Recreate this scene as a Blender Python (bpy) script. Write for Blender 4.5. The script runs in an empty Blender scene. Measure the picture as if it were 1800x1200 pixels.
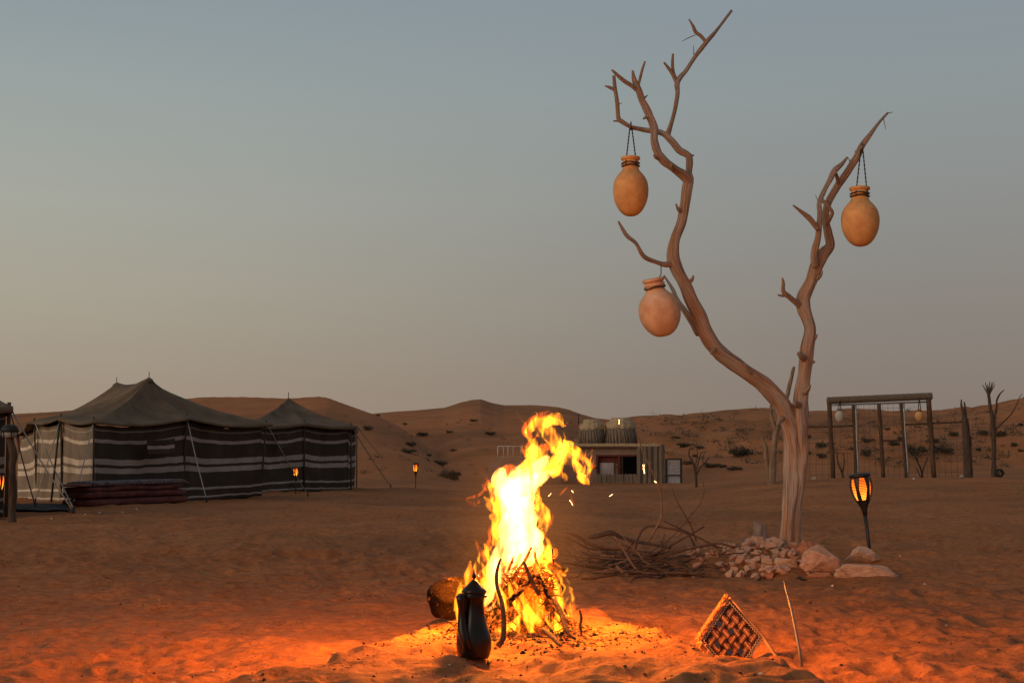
import bpy, bmesh, math, random
import numpy as np
from mathutils import Vector, Matrix, noise as mnoise
random.seed(7); np.random.seed(7)
SC = bpy.context.scene
COL = SC.collection
PI = math.pi
# ------------------------------------------------------------------ camera
F = 2600.0; HC = 0.85
PITCH = math.atan(210/F)
cd = bpy.data.cameras.new('camera'); cam = bpy.data.objects.new('camera', cd); COL.objects.link(cam)
cam.location = (0, 0, HC); cam.rotation_euler = (PI/2+PITCH, 0, 0)
cd.sensor_width = 36; cd.lens = F/1800*36; cd.clip_start = 0.05; cd.clip_end = 8000
SC.camera = cam
# ------------------------------------------------------------------ render
SC.render.engine = 'CYCLES'
SC.view_settings.view_transform = 'Standard'; SC.view_settings.look = 'None'
SC.view_settings.exposure = 0; SC.view_settings.gamma = 1; SC.view_settings.use_curve_mapping = False
cy = SC.cycles
cy.use_denoising = True
cy.max_bounces = 5; cy.diffuse_bounces = 2; cy.glossy_bounces = 2; cy.transparent_max_bounces = 96; cy.volume_bounces = 0; cy.volume_step_rate = 0.12; cy.volume_max_steps = 256
cy.sample_clamp_indirect = 3.0
cy.use_adaptive_sampling = True; cy.adaptive_threshold = 0.015
# ------------------------------------------------------------------ sky
def s2l(c):
    return tuple(((v/255)/12.92 if v/255 <= 0.04045 else ((v/255+0.055)/1.055)**2.4) for v in c)
world = bpy.data.worlds.new('World'); SC.world = world; world.use_nodes = True
nt = world.node_tree; N = nt.nodes; L = nt.links; N.clear()
def ramp(nt, stops, interp='LINEAR'):
    r = nt.nodes.new('ShaderNodeValToRGB'); r.color_ramp.interpolation = interp
    e = r.color_ramp.elements
    while len(e) > 1: e.remove(e[-1])
    e[0].position = stops[0][0]; e[0].color = (*stops[0][1], 1)
    for p, c in stops[1:]:
        x = e.new(p); x.color = (*c, 1)
    return r
tc = N.new('ShaderNodeTexCoord'); sp = N.new('ShaderNodeSeparateXYZ'); L.new(tc.outputs['Generated'], sp.inputs[0])
# elevation ramp over z in 0..1, left (sunset side) and right (dusk side)
RL = ramp(nt, [(0.0, s2l((160,137,119))), (0.045, s2l((163,147,129))), (0.11, s2l((168,162,146))), (0.17, s2l((166,167,157))), (0.24, s2l((154,163,161))), (0.30, s2l((141,153,158))), (0.6, s2l((122,130,140))), (1.0, s2l((116,120,128)))])
RR = ramp(nt, [(0.0, s2l((130,116,107))), (0.05, s2l((134,123,115))), (0.11, s2l((137,132,126))), (0.17, s2l((140,141,139))), (0.24, s2l((141,149,150))), (0.30, s2l((136,147,155))), (0.6, s2l((121,129,140))), (1.0, s2l((116,120,128)))])
L.new(sp.outputs['Z'], RL.inputs[0]); L.new(sp.outputs['Z'], RR.inputs[0])
mr = N.new('ShaderNodeMapRange'); mr.inputs['From Min'].default_value = -0.42; mr.inputs['From Max'].default_value = 0.30
mr.interpolation_type = 'SMOOTHSTEP'
L.new(sp.outputs['X'], mr.inputs['Value'])
mx = N.new('ShaderNodeMix'); mx.data_type = 'RGBA'
L.new(mr.outputs[0], mx.inputs[0]); L.new(RL.outputs[0], mx.inputs[6]); L.new(RR.outputs[0], mx.inputs[7])
bg = N.new('ShaderNodeBackground'); bg.inputs[1].default_value = 1.0
L.new(mx.outputs[2], bg.inputs[0])
sky = N.new('ShaderNodeTexSky'); sky.sky_type = 'NISHITA'; sky.sun_disc = False
SUN_EL, SUN_AZ = math.radians(14), math.radians(-128)      # azimuth from +Y, towards -X : the after-glow on the left
sky.sun_elevation = math.radians(2.0); sky.sun_rotation = SUN_AZ
bg2 = N.new('ShaderNodeBackground'); bg2.inputs[1].default_value = 0.004; L.new(sky.outputs[0], bg2.inputs[0])
ad = N.new('ShaderNodeAddShader'); out = N.new('ShaderNodeOutputWorld')
L.new(bg.outputs[0], ad.inputs[0]); L.new(bg2.outputs[0], ad.inputs[1]); L.new(ad.outputs[0], out.inputs[0])
# ------------------------------------------------------------------ sun : last glow of the dusk sky, very soft
sd = bpy.data.lights.new('sun', 'SUN'); so = bpy.data.objects.new('sun', sd); COL.objects.link(so)
sd.energy = 1.15; sd.angle = math.radians(35); sd.color = (1.0, 0.74, 0.50)
dirv = Vector((math.sin(SUN_AZ)*math.cos(SUN_EL), math.cos(SUN_AZ)*math.cos(SUN_EL), math.sin(SUN_EL)))
so.rotation_euler = dirv.to_track_quat('Z', 'Y').to_euler()

# ================================================================== helpers
cp, spp = math.cos(PITCH), math.sin(PITCH)
def ray(px, py):
    a = (px-900)/F; b = (600-py)/F
    return Vector((a, cp - b*spp, spp + b*cp))       # forward y, up z
def P(px, py, d):
    r = ray(px, py); k = d/r.y
    return Vector((r.x*k, d, HC + r.z*k))
def hash2(ix, iy, s):
    h = (ix.astype(np.int64)*374761393 + iy.astype(np.int64)*668265263 + s*974634777) & 0xffffffff
    h = ((h ^ (h >> 13))*1274126177) & 0xffffffff
    h = h ^ (h >> 16)
    return (h & 0xffffff)/float(0xffffff)
def vn(x, y, s=0):
    x = np.asarray(x, float); y = np.asarray(y, float)
    ix = np.floor(x); iy = np.floor(y); fx = x-ix; fy = y-iy
    fx = fx*fx*fx*(fx*(fx*6-15)+10); fy = fy*fy*fy*(fy*(fy*6-15)+10)
    a = hash2(ix, iy, s); b = hash2(ix+1, iy, s); c = hash2(ix, iy+1, s); d = hash2(ix+1, iy+1, s)
    return (a*(1-fx)+b*fx)*(1-fy)+(c*(1-fx)+d*fx)*fy - 0.5
def fbm(x, y, s=0, o=4, g=0.5):
    t = 0; a = 1; f = 1
    for k in range(o):
        t = t + a*vn(x*f+17.3*k, y*f-9.1*k, s+k); a *= g; f *= 2.03
    return t
def dents(x, y, cell, rad, s):
    ix = np.floor(x/cell); iy = np.floor(y/cell); t = np.zeros_like(x)
    for dx in (-1, 0, 1):
        for dy in (-1, 0, 1):
            cx = (ix+dx+hash2(ix+dx, iy+dy, s))*cell; cyy = (iy+dy+hash2(ix+dx, iy+dy, s+1))*cell
            k = hash2(ix+dx, iy+dy, s+2); an = hash2(ix+dx, iy+dy, s+3)*PI
            ux = (x-cx)*np.cos(an)+(y-cyy)*np.sin(an); uy = -(x-cx)*np.sin(an)+(y-cyy)*np.cos(an)
            d2 = (ux/rad/1.5)**2+(uy/rad)**2
            t += (k*0.8+0.4)*(-np.exp(-d2*1.2)+0.55*np.exp(-(np.sqrt(d2)-1.35)**2*5))
    return t
def sm(a, b, x):
    t = np.clip((x-a)/(b-a), 0, 1); return t*t*(3-2*t)
POLY = [(-1.35,4.35),(-0.80,5.25),(-0.40,6.75),(0.44,7.75),(0.66,6.25),(1.05,5.0),(1.3,4.2),(0.6,3.4),(-0.8,3.4)]
def poly_sd(x, y):
    n = len(POLY); d = np.full_like(x, 1e9); ins = np.zeros(x.shape, bool)
    for i in range(n):
        ax, ay = POLY[i]; bx, by = POLY[(i+1) % n]
        ex, ey = bx-ax, by-ay; wx, wy = x-ax, y-ay
        t = np.clip((wx*ex+wy*ey)/(ex*ex+ey*ey), 0, 1)
        d = np.minimum(d, (wx-ex*t)**2+(wy-ey*t)**2)
        c = ((ay > y) != (by > y)) & (x < (bx-ax)*(y-ay)/np.where(abs(by-ay) < 1e-9, 1e-9, by-ay)+ax)
        ins ^= c
    return np.where(ins, -1, 1)*np.sqrt(d)
PROF_A = ([-400,-100,30,110,200,360,430,505,560,575,600,630,660,700,740,790,840], [745,745,727,722,712,698,698,701,697,699,708,718,728,748,775,820,870])
PROF_B = ([400,500,600,660,690,730,780,810,830,845,865,885,930,980,1000,1020,1045,1100,1150,1200], [760,750,738,727,725,722,717,708,704,703,709,713,713,715,719,726,733,740,748,760])
PROF_C = ([900,1000,1060,1100,1140,1165,1200,1240,1280,1340,1400,1450,1500,1560,1620,1670,1700,1740,1800,1900,2200], [800,765,745,738,735,731,732,728,722,718,722,724,722,724,722,719,716,714,699,694,700])
def hgt(x, y, fine=True):
    x = np.atleast_1d(np.asarray(x, float)); y = np.atleast_1d(np.asarray(y, float))
    r = np.hypot(x, y); ang = np.abs(np.arctan2(x, y))
    q = r*np.cos(np.minimum(ang, 0.37))
    t = np.where(ang < 1.0, np.tan(np.minimum(ang, 1.0)), 1.56)*np.sign(x)
    px = 900+F*t
    base = np.interp(px, [0,165,468,700,850,1200,1340,1450,1800], [0.10,0.10,0.08,0.0,-0.12,-0.12,0.16,0.26,0.30])*sm(16, 45, q)
    z = base + 0.05*vn(x/5.0, y/5.0, 3)*sm(6, 14, r)
    # dunes
    def layer(prof, q0, qc, w, seed, rough):
        py = np.interp(px, prof[0], prof[1]); zc = HC+(810-py)/F*qc
        k = np.clip((q-q0)/(qc-q0), 0, 1)
        up = k**1.25*(1-0.25*k)/0.75
        up = np.where(q > qc, np.clip(1-((q-qc)/w)**1.5, 0, 1), up)
        zz = base+(zc-base)*up
        return zz + rough*fbm(x/9, y/9, seed, 4)*sm(q0, q0+15, q)*np.clip(1.15-k, 0.2, 1)
    za = layer(PROF_A, 58+0*q, 88+np.interp(px, [0,560,840], [20,8,-12]), 60, 11, 0.35)
    zb = layer(PROF_B, 66+0*q, 150+0*q, 120, 21, 1.1)
    zc_ = layer(PROF_C, 60+0*q, 125+0*q, 120, 31, 1.6) + 0.35*np.abs(vn(x/2.2, y/2.2, 41))*sm(68, 80, q)*(px > 1050)
    zd = np.maximum(za, np.maximum(zb, zc_))
    w = sm(57, 64, q)
    z = z*(1-w)+np.maximum(z, zd)*w
    z = np.where(q > 300, z*np.clip(1-(q-300)/200, 0, 1)+3.0*np.clip((q-300)/200, 0, 1), z)
    if fine:
        near = 1-sm(14, 24, r)
        z = z + fbm(x/0.42, y/0.42, 5, 3)*0.046*near
        m = r < 20
        if m.any():
            xx, yy = x[m], y[m]
            patch = 0.35+0.65*sm(-0.15, 0.2, fbm(xx/1.6, yy/1.6, 77, 2)) 
            calm = 1-0.75*np.exp(-((xx+1.2)**2/2.2+(yy-8.3)**2/1.6))
            g = dents(xx, yy, 0.30, 0.075, 100)*0.030*patch + dents(xx+3, yy+7, 0.5, 0.12, 200)*0.020
            g = g + dents(xx+11, yy+5, 0.17, 0.038, 300)*0.013*(1-sm(7, 11, r[m]))
            g = g + fbm(xx/0.04, yy/0.04, 19, 2)*0.0045*(1-sm(7, 10, r[m]))
            g = g + fbm(xx/0.1, yy/0.1, 9, 2)*0.012*(1-sm(8, 12, r[m]))
            top = 1-0.45*np.exp(-((xx-.1)**2/.7+(yy-6.0)**2/1.2))
            z[m] += g*calm*top*(1-sm(12, 20, r[m])*0.5)
        mid = sm(9, 14, r)*(1-sm(48, 60, r))
        z = z + fbm(x/1.1, y/0.75, 15, 4, 0.6)*0.085*mid
        # the raised bank of sand round the fire
        m = r < 9.5
        if m.any():
            xx, yy = x[m], y[m]
            d = poly_sd(xx+0.06*vn(xx*3, yy*3, 51), yy+0.06*vn(xx*3, yy*3, 52))
            z[m] += 0.135*(1-sm(-0.10, 0.06, d))
        # low rise under the tree's ring of stones
        z = z + 0.10*np.exp(-(((x-2.35)/1.1)**2+((y-12.4)/1.1)**2))
    return z
def H1(x, y): return float(hgt(x, y)[0])
def G(px, py, far=400):
    """first ground point seen at a pixel"""
    r = ray(px, py)
    ts = np.concatenate([np.arange(3.5, 20, 0.02), np.arange(20, 60, 0.1), np.arange(60, far, 0.4)])
    zz = HC+ts*r.z/r.y
    hh = hgt(ts*r.x/r.y, ts)
    i = np.argmax(zz <= hh)
    if not (zz <= hh).any(): i = len(ts)-1
    d = ts[i]
    return Vector((d*r.x/r.y, d, float(hh[i])))
def B(px, d):
    """ground point in pixel column px at depth d"""
    x = (px-900)/F*d*1.0032
    return Vector((x, d, H1(x, d)))

# ---------------------------------------------------------------- materials
MATS = {}
def mat(name, col, rough=0.85, col2=None, scale=8.0, bump=0.0, bscale=None, metal=0.0, stretch=None, emit=None, spec=0.25, detail=5, uv=False, sharp=(0.35, 0.65)):
    if name in MATS: return MATS[name]
    m = bpy.data.materials.new(name); m.use_nodes = True; MATS[name] = m
    nt = m.node_tree; n = nt.nodes; l = nt.links
    b = n['Principled BSDF']; b.inputs['Roughness'].default_value = rough; b.inputs['Metallic'].default_value = metal
    b.inputs['Specular IOR Level'].default_value = spec
    t = n.new('ShaderNodeTexCoord'); mp = n.new('ShaderNodeMapping')
    l.new(t.outputs['UV' if uv else 'Object'], mp.inputs[0])
    if stretch: mp.inputs['Scale'].default_value = stretch
    nz = n.new('ShaderNodeTexNoise'); nz.inputs['Scale'].default_value = scale; nz.inputs['Detail'].default_value = detail; nz.inputs['Roughness'].default_value = 0.62
    l.new(mp.outputs[0], nz.inputs['Vector'])
    c2 = col2 or tuple(v*0.65 for v in col)
    r = ramp(nt, [(sharp[0], c2), (sharp[1], col)]); l.new(nz.outputs['Fac'], r.inputs[0]); l.new(r.outputs[0], b.inputs['Base Color'])
    if bump:
        nb = n.new('ShaderNodeTexNoise'); nb.inputs['Scale'].default_value = bscale or scale*3; nb.inputs['Detail'].default_value = 6
        l.new(mp.outputs[0], nb.inputs['Vector'])
        bp = n.new('ShaderNodeBump'); bp.inputs['Strength'].default_value = bump; bp.inputs['Distance'].default_value = 0.01
        l.new(nb.outputs['Fac'], bp.inputs['Height']); l.new(bp.outputs[0], b.inputs['Normal'])
    if emit:
        b.inputs['Emission Color'].default_value = (*emit[0], 1); b.inputs['Emission Strength'].default_value = emit[1]
    return m
def sand_mat():
    m = bpy.data.materials.new('sand'); m.use_nodes = True; nt = m.node_tree; n = nt.nodes; l = nt.links
    b = n['Principled BSDF']; b.inputs['Roughness'].default_value = 0.92; b.inputs['Specular IOR Level'].default_value = 0.15
    g = n.new('ShaderNodeNewGeometry')
    def nz(sc, det, st=(1,1,1), rg=0.6):
        mp = n.new('ShaderNodeMapping'); mp.inputs['Scale'].default_value = st; l.new(g.outputs['Position'], mp.inputs[0])
        t = n.new('ShaderNodeTexNoise'); t.inputs['Scale'].default_value = sc; t.inputs['Detail'].default_value = det; t.inputs['Roughness'].default_value = rg
        l.new(mp.outputs[0], t.inputs['Vector']); return t
    a = nz(0.35, 6); r1 = ramp(nt, [(0.35, (0.385,0.142,0.050)), (0.65, (0.465,0.185,0.070))]); l.new(a.outputs['Fac'], r1.inputs[0])
    c = nz(16, 8, rg=0.75); r2 = ramp(nt, [(0.36, (0.60,0.58,0.58)), (0.55, (1,1,1)), (0.72, (1.18,1.18,1.2))]); l.new(c.outputs['Fac'], r2.inputs[0])
    mu = n.new('ShaderNodeMix'); mu.data_type = 'RGBA'; mu.blend_type = 'MULTIPLY'; mu.inputs[0].default_value = 1
    l.new(r1.outputs[0], mu.inputs[6]); l.new(r2.outputs[0], mu.inputs[7])
    # dark organic specks, clustered
    s = nz(60, 2); cl = nz(1.3, 3); ms = n.new('ShaderNodeMath'); ms.operation = 'MULTIPLY'; l.new(s.outputs['Fac'], ms.inputs[0]); l.new(cl.outputs['Fac'], ms.inputs[1])
    r3 = ramp(nt, [(0.385, (1,1,1)), (0.41, (0.35,0.3,0.3))]); l.new(ms.outputs[0], r3.inputs[0])
    mu2 = n.new('ShaderNodeMix'); mu2.data_type = 'RGBA'; mu2.blend_type = 'MULTIPLY'; mu2.inputs[0].default_value = 1
    l.new(mu.outputs[2], mu2.inputs[6]); l.new(r3.outputs[0], mu2.inputs[7])
    # sparse gravelly, greyer patches on the far dune flanks
    d = nz(0.12, 5); r4 = ramp(nt, [(0.45, (1,1,1)), (0.62, (0.72,0.78,0.80))]); l.new(d.outputs['Fac'], r4.inputs[0])
    mu3 = n.new('ShaderNodeMix'); mu3.data_type = 'RGBA'; mu3.blend_type = 'MULTIPLY'; mu3.inputs[0].default_value = 1
    l.new(mu2.outputs[2], mu3.inputs[6]); l.new(r4.outputs[0], mu3.inputs[7])
    l.new(mu3.outputs[2], b.inputs['Base Color'])
    h1 = nz(9, 8, rg=0.7); h2 = nz(1.1, 4, (1, 2.2, 1)); add = n.new('ShaderNodeMath'); add.operation = 'MULTIPLY_ADD'
    l.new(h2.outputs['Fac'], add.inputs[0]); add.inputs[1].default_value = 2.0; l.new(h1.outputs['Fac'], add.inputs[2])
    h3 = nz(70, 4, rg=.8); a3 = n.new('ShaderNodeMath'); a3.operation = 'MULTIPLY_ADD'; l.new(h3.outputs['Fac'], a3.inputs[0]); a3.inputs[1].default_value = .22; l.new(add.outputs[0], a3.inputs[2]); add = a3
    bp = n.new('ShaderNodeBump'); bp.inputs['Strength'].default_value = 0.9; bp.inputs['Distance'].default_value = 0.045
    l.new(add.outputs[0], bp.inputs['Height']); l.new(bp.outputs[0], b.inputs['Normal'])
    return m

# ---------------------------------------------------------------- mesh builder
class MB:
    def __init__(s): s.v = []; s.f = []; s.uv = []
    def add(s, vs, fs, uvs=None):
        o = len(s.v); s.v += [tuple(v) for v in vs]; s.f += [tuple(i+o for i in f) for f in fs]
        s.uv += uvs if uvs else [(0, 0)]*len(vs)
        return s
    def tube(s, pts, rad, seg=8, flat=1.0, wob=0.0, seed=0, cap=True, twist=0.0, groove=0.0, wobs=6.0):
        pts = [Vector(p) for p in pts]; n = len(pts)
        up = Vector((0, 1, 0)); vs = []; uvs = []; acc = 0
        for i in range(n):
            t = (pts[min(i+1, n-1)]-pts[max(i-1, 0)]); t = t.normalized() if t.length > 1e-9 else Vector((0, 0, 1))
            a = t.cross(up)
            if a.length < 0.05: a = t.cross(Vector((1, 0, 0)))
            a.normalize(); b = t.cross(a).normalized()
            if i: acc += (pts[i]-pts[i-1]).length
            for k in range(seg):
                th = 2*PI*k/seg; r = rad[i] if hasattr(rad, '__len__') else rad
                c, d = math.cos(th), math.sin(th)
                if wob:
                    q = Vector((c*1.3+seed*7.1, d*1.3, acc*wobs+seed)); r *= 1+wob*mnoise.noise(q)
                if groove:
                    r *= 1-groove*max(0, mnoise.noise(Vector((math.cos(th+acc*twist)*2.6+seed, math.sin(th+acc*twist)*2.6, acc*1.3))))**1.0
                vs.append(pts[i]+a*(c*r)+b*(d*r*flat)); uvs.append((k/seg, acc))
        fs = []
        for i in range(n-1):
            for k in range(seg):
                k2 = (k+1) % seg; fs.append((i*seg+k, i*seg+k2, (i+1)*seg+k2, (i+1)*seg+k))
        if cap:
            fs.append(tuple(range(seg))[::-1]); fs.append(tuple((n-1)*seg+k for k in range(seg)))
        return s.add(vs, fs, uvs)
    def box(s, c, size, rot=None):
        c = Vector(c); hx, hy, hz = size[0]/2, size[1]/2, size[2]/2
        R = rot if rot is not None else Matrix.Identity(3)
        vs = [c+R@Vector((x*hx, y*hy, z*hz)) for x in (-1, 1) for y in (-1, 1) for z in (-1, 1)]
        return s.add(vs, [(0,1,3,2),(4,6,7,5),(0,4,5,1),(2,3,7,6),(0,2,6,4),(1,5,7,3)])
    def lathe(s, prof, c, seg=24, M=None):
        c = Vector(c); vs = []; uvs = []; M = M or Matrix.Identity(3)
        for r, z in prof:
            for k in range(seg):
                th = 2*PI*k/seg; vs.append(c+M@Vector((r*math.cos(th), r*math.sin(th), z))); uvs.append((k/seg, z))
        fs = []
        for i in range(len(prof)-1):
            for k in range(seg):
                k2 = (k+1) % seg; fs.append((i*seg+k, i*seg+k2, (i+1)*seg+k2, (i+1)*seg+k))
        fs.append(tuple(range(seg))[::-1]); fs.append(tuple((len(prof)-1)*seg+k for k in range(seg)))
        return s.add(vs, fs, uvs)
    def grid(s, fn, nu, nv):
        vs = []; uvs = []
        for j in range(nv+1):
            for i in range(nu+1):
                u, v = i/nu, j/nv; vs.append(fn(u, v)); uvs.append((u, v))
        fs = [(j*(nu+1)+i, j*(nu+1)+i+1, (j+1)*(nu+1)+i+1, (j+1)*(nu+1)+i) for j in range(nv) for i in range(nu)]
        return s.add(vs, fs, uvs)
    def build(s, name, m, parent=None, smooth=True, solid=0, org=None):
        o0 = ORG.get(parent.name, Vector((0, 0, 0))) if parent else (org or Vector((0, 0, 0)))
        me = bpy.data.meshes.new(name)
        me.from_pydata([tuple(Vector(v)-o0) for v in s.v], [], s.f)
        uvl = me.uv_layers.new(name='UVMap')
        idx = np.zeros(len(me.loops), np.int32); me.loops.foreach_get('vertex_index', idx)
        uvl.data.foreach_set('uv', np.array(s.uv, float)[idx].ravel())
        me.materials.append(m)
        me.polygons.foreach_set('use_smooth', [smooth]*len(me.polygons))
        o = bpy.data.objects.new(name, me); COL.objects.link(o)
        if parent: o.parent = parent
        else: o.location = o0
        ORG[o.name] = o0
        if solid:
            md = o.modifiers.new('thickness', 'SOLIDIFY'); md.thickness = solid; md.offset = 0
        return o
ORG = {}
def tag(o, label=None, cat=None, group=None, kind=None):
    if label: o['label'] = label
    if cat: o['category'] = cat
    if group: o['group'] = group
    if kind: o['kind'] = kind
    return o
def thing(name, label, cat, loc, group=None):
    o = bpy.data.objects.new(name, None); COL.objects.link(o); o.location = loc; o.empty_display_size = 0.1
    ORG[o.name] = Vector(loc); return tag(o, label, cat, group)
def copy_tree(o, parent=None):
    c = o.copy(); COL.objects.link(c); c.parent = parent
    for ch in o.children: copy_tree(ch, c)
    return c
def spline(pts, n=6):
    """catmull-rom through tuples of any length"""
    P_ = [pts[0]]+list(pts)+[pts[-1]]; outp = []
    for i in range(1, len(P_)-2):
        p0, p1, p2, p3 = [np.array(P_[i+k], float) for k in (-1, 0, 1, 2)]
        for k in range(n):
            t = k/n; outp.append(0.5*((2*p1)+(-p0+p2)*t+(2*p0-5*p1+4*p2-p3)*t*t+(-p0+3*p1-3*p2+p3)*t**3))
    outp.append(np.array(pts[-1], float)); return outp
def pxtube(mb, pts, d0, n=5, seg=10, wob=0.12, seed=0, rmin=0.0015, groove=0.0, twist=0, wobs=6.0, knob=0.0):
    """pts = (px, py, width_px, depth_offset): a limb through the place each trace point stands"""
    pts = [tuple(p)+(0,)*(4-len(p)) for p in pts]
    sp_ = spline(pts, n); vs = []; rs = []
    for p in sp_:
        d = d0+p[3]; vs.append(P(p[0], p[1], d)); rs.append(max(rmin, p[2]*0.46*d/F))
    return mb.tube(vs, rs, seg, wob=wob, seed=seed, groove=groove, twist=twist, wobs=wobs)

# ================================================================== ground and dunes
SAND = sand_mat()
ys = [0.3]
while ys[-1] < 4.2: ys.append(ys[-1]+0.13)
while ys[-1] < 60: ys.append(ys[-1]+min(ys[-1]**2/1700, 0.17))
n_near = len(ys)
while ys[-1] < 190: ys.append(ys[-1]+0.75)
while ys[-1] < 3500: ys.append(ys[-1]*1.06)
fine_a = np.linspace(-0.375, 0.375, 760)
side = np.array([0.4,0.43,0.47,0.52,0.58,0.65,0.75,0.87,1.0,1.15,1.35,1.6,1.9,2.2,2.5,2.8])
angs = np.concatenate([-side[::-1], fine_a, side, [PI]])
def sheet(rows, name):
    R, A = np.meshgrid(np.array(rows), angs, indexing='ij')
    X = (R*np.sin(A)).ravel(); Y = (R*np.cos(A)).ravel(); Z = hgt(X, Y)
    nr, na = len(rows), len(angs)
    me = bpy.data.meshes.new(name); co = np.stack([X, Y, Z], 1)
    i = np.arange(nr-1)[:, None]*na; j = np.arange(na)[None, :]; j2 = (j+1) % na
    q = np.stack([i+j, i+j2, i+na+j2, i+na+j], -1).reshape(-1, 4)
    me.vertices.add(len(co)); me.vertices.foreach_set('co', co.ravel())
    me.loops.add(q.size); me.loops.foreach_set('vertex_index', q.ravel().astype(np.int32))
    me.polygons.add(len(q)); me.polygons.foreach_set('loop_start', np.arange(0, q.size, 4, dtype=np.int32)); me.polygons.foreach_set('loop_total', np.full(len(q), 4, np.int32))
    me.polygons.foreach_set('use_smooth', np.ones(len(q), bool))
    me.update(calc_edges=True); me.validate()
    me.flip_normals()
    me.materials.append(SAND)
    o = bpy.data.objects.new(name, me); COL.objects.link(o); o['kind'] = 'structure'; return o
sheet(ys[:n_near], 'sand_ground')
sheet(ys[n_near-1:], 'sand_dunes')

# ================================================================== tents
def stripe_mat(name, dark, light):
    m = bpy.data.materials.new(name); m.use_nodes = True; nt = m.node_tree; n = nt.nodes; l = nt.links
    b = n['Principled BSDF']; b.inputs['Roughness'].default_value = 0.95; b.inputs['Specular IOR Level'].default_value = 0.1
    t = n.new('ShaderNodeUVMap'); s = n.new('ShaderNodeSeparateXYZ'); l.new(t.outputs[0], s.inputs[0])
    nz = n.new('ShaderNodeTexNoise'); nz.inputs['Scale'].default_value = 3; l.new(t.outputs[0], nz.inputs['Vector'])
    ma = n.new('ShaderNodeMath'); ma.operation = 'MULTIPLY_ADD'; l.new(nz.outputs['Fac'], ma.inputs[0]); ma.inputs[1].default_value = 0.03; l.new(s.outputs['Y'], ma.inputs[2])
    D = dark; W = light; W2 = tuple(v*0.62 for v in light); st = []
    for a, bb, c in ((0.065, 0.085, W2), (0.19, 0.235, W), (0.44, 0.515, W), (0.552, 0.625, W), (0.83, 0.86, W), (0.945, 0.965, W)):
        st += [(a, c), (bb, D)]
    r = ramp(nt, [(0, D)]+st, 'CONSTANT'); l.new(ma.outputs[0], r.inputs[0])
    g = n.new('ShaderNodeNewGeometry'); n2 = n.new('ShaderNodeTexNoise'); n2.inputs['Scale'].default_value = 2.2; n2.inputs['Detail'].default_value = 6
    l.new(g.outputs['Position'], n2.inputs['Vector']); r2 = ramp(nt, [(0.3, (0.72,0.7,0.7)), (0.7, (1.1,1.1,1.1))]); l.new(n2.outputs['Fac'], r2.inputs[0])
    mu = n.new('ShaderNodeMix'); mu.data_type = 'RGBA'; mu.blend_type = 'MULTIPLY'; mu.inputs[0].default_value = 1
    l.new(r.outputs[0], mu.inputs[6]); l.new(r2.outputs[0], mu.inputs[7]); l.new(mu.outputs[2], b.inputs['Base Color'])
    wv = n.new('ShaderNodeTexNoise'); wv.inputs['Scale'].default_value = 60; l.new(g.outputs['Position'], wv.inputs['Vector'])
    bp = n.new('ShaderNodeBump'); bp.inputs['Strength'].default_value = 0.3; bp.inputs['Distance'].default_value = 0.01; l.new(wv.outputs['Fac'], bp.inputs['Height']); l.new(bp.outputs[0], b.inputs['Normal'])
    return m
WOVEN = stripe_mat('goat_hair_weave', (0.066, 0.049, 0.037), (0.37, 0.31, 0.265))
WOVEN2 = stripe_mat('pale_goat_hair_weave', (0.30, 0.23, 0.17), (0.75, 0.62, 0.48))  # paler, lower-contrast weave for the left side panels
ROOF = mat('tent_canvas', (0.19, 0.130, 0.080), 0.95, (0.115, 0.08, 0.048), 2.0, 0.5, 40)
ROPE = mat('rope', (0.46, 0.40, 0.33), 0.9, None, 60, 0.3)
POLE = mat('tent_pole_wood', (0.09, 0.065, 0.045), 0.9, None, 30, 0.3)
IRON = mat('dark_iron', (0.03, 0.028, 0.026), 0.6, None, 20)
def wall(mb, a_top, b_top, a_bot, b_bot, folds=0.03, sag=0.05, seed=0, nu=40, nv=24, topv=0.0, botv=1.0):
    a_top, b_top, a_bot, b_bot = map(Vector, (a_top, b_top, a_bot, b_bot))
    nrm = (b_bot-a_bot).cross(Vector((0, 0, 1))).normalized()
    def fn(u, v):
        t = a_top.lerp(b_top, u); t.z -= sag*math.sin(PI*u)
        b = a_bot.lerp(b_bot, u); p = t.lerp(b, v)
        k = mnoise.noise(Vector((u*7+seed, v*0.8, seed)))*folds*1.6 + mnoise.noise(Vector((u*19+seed, v*1.6, seed+5)))*folds*0.7
        k += -0.06*math.sin(PI*u)*math.sin(PI*v)*1.0
        p = p + nrm*k*math.sin(PI*min(1, max(0, v))*0.5+0.3)
        p.z += 0.012*mnoise.noise(Vector((u*9, v*2, seed+9)))
        return p
    mb2 = MB(); mb2.grid(fn, nu, nv)
    mb2.uv = [(u, topv+(botv-topv)*v) for u, v in mb2.uv]
    o = len(mb.v); mb.v += mb2.v; mb.uv += mb2.uv; mb.f += [tuple(i+o for i in f) for f in mb2.f]
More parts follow.
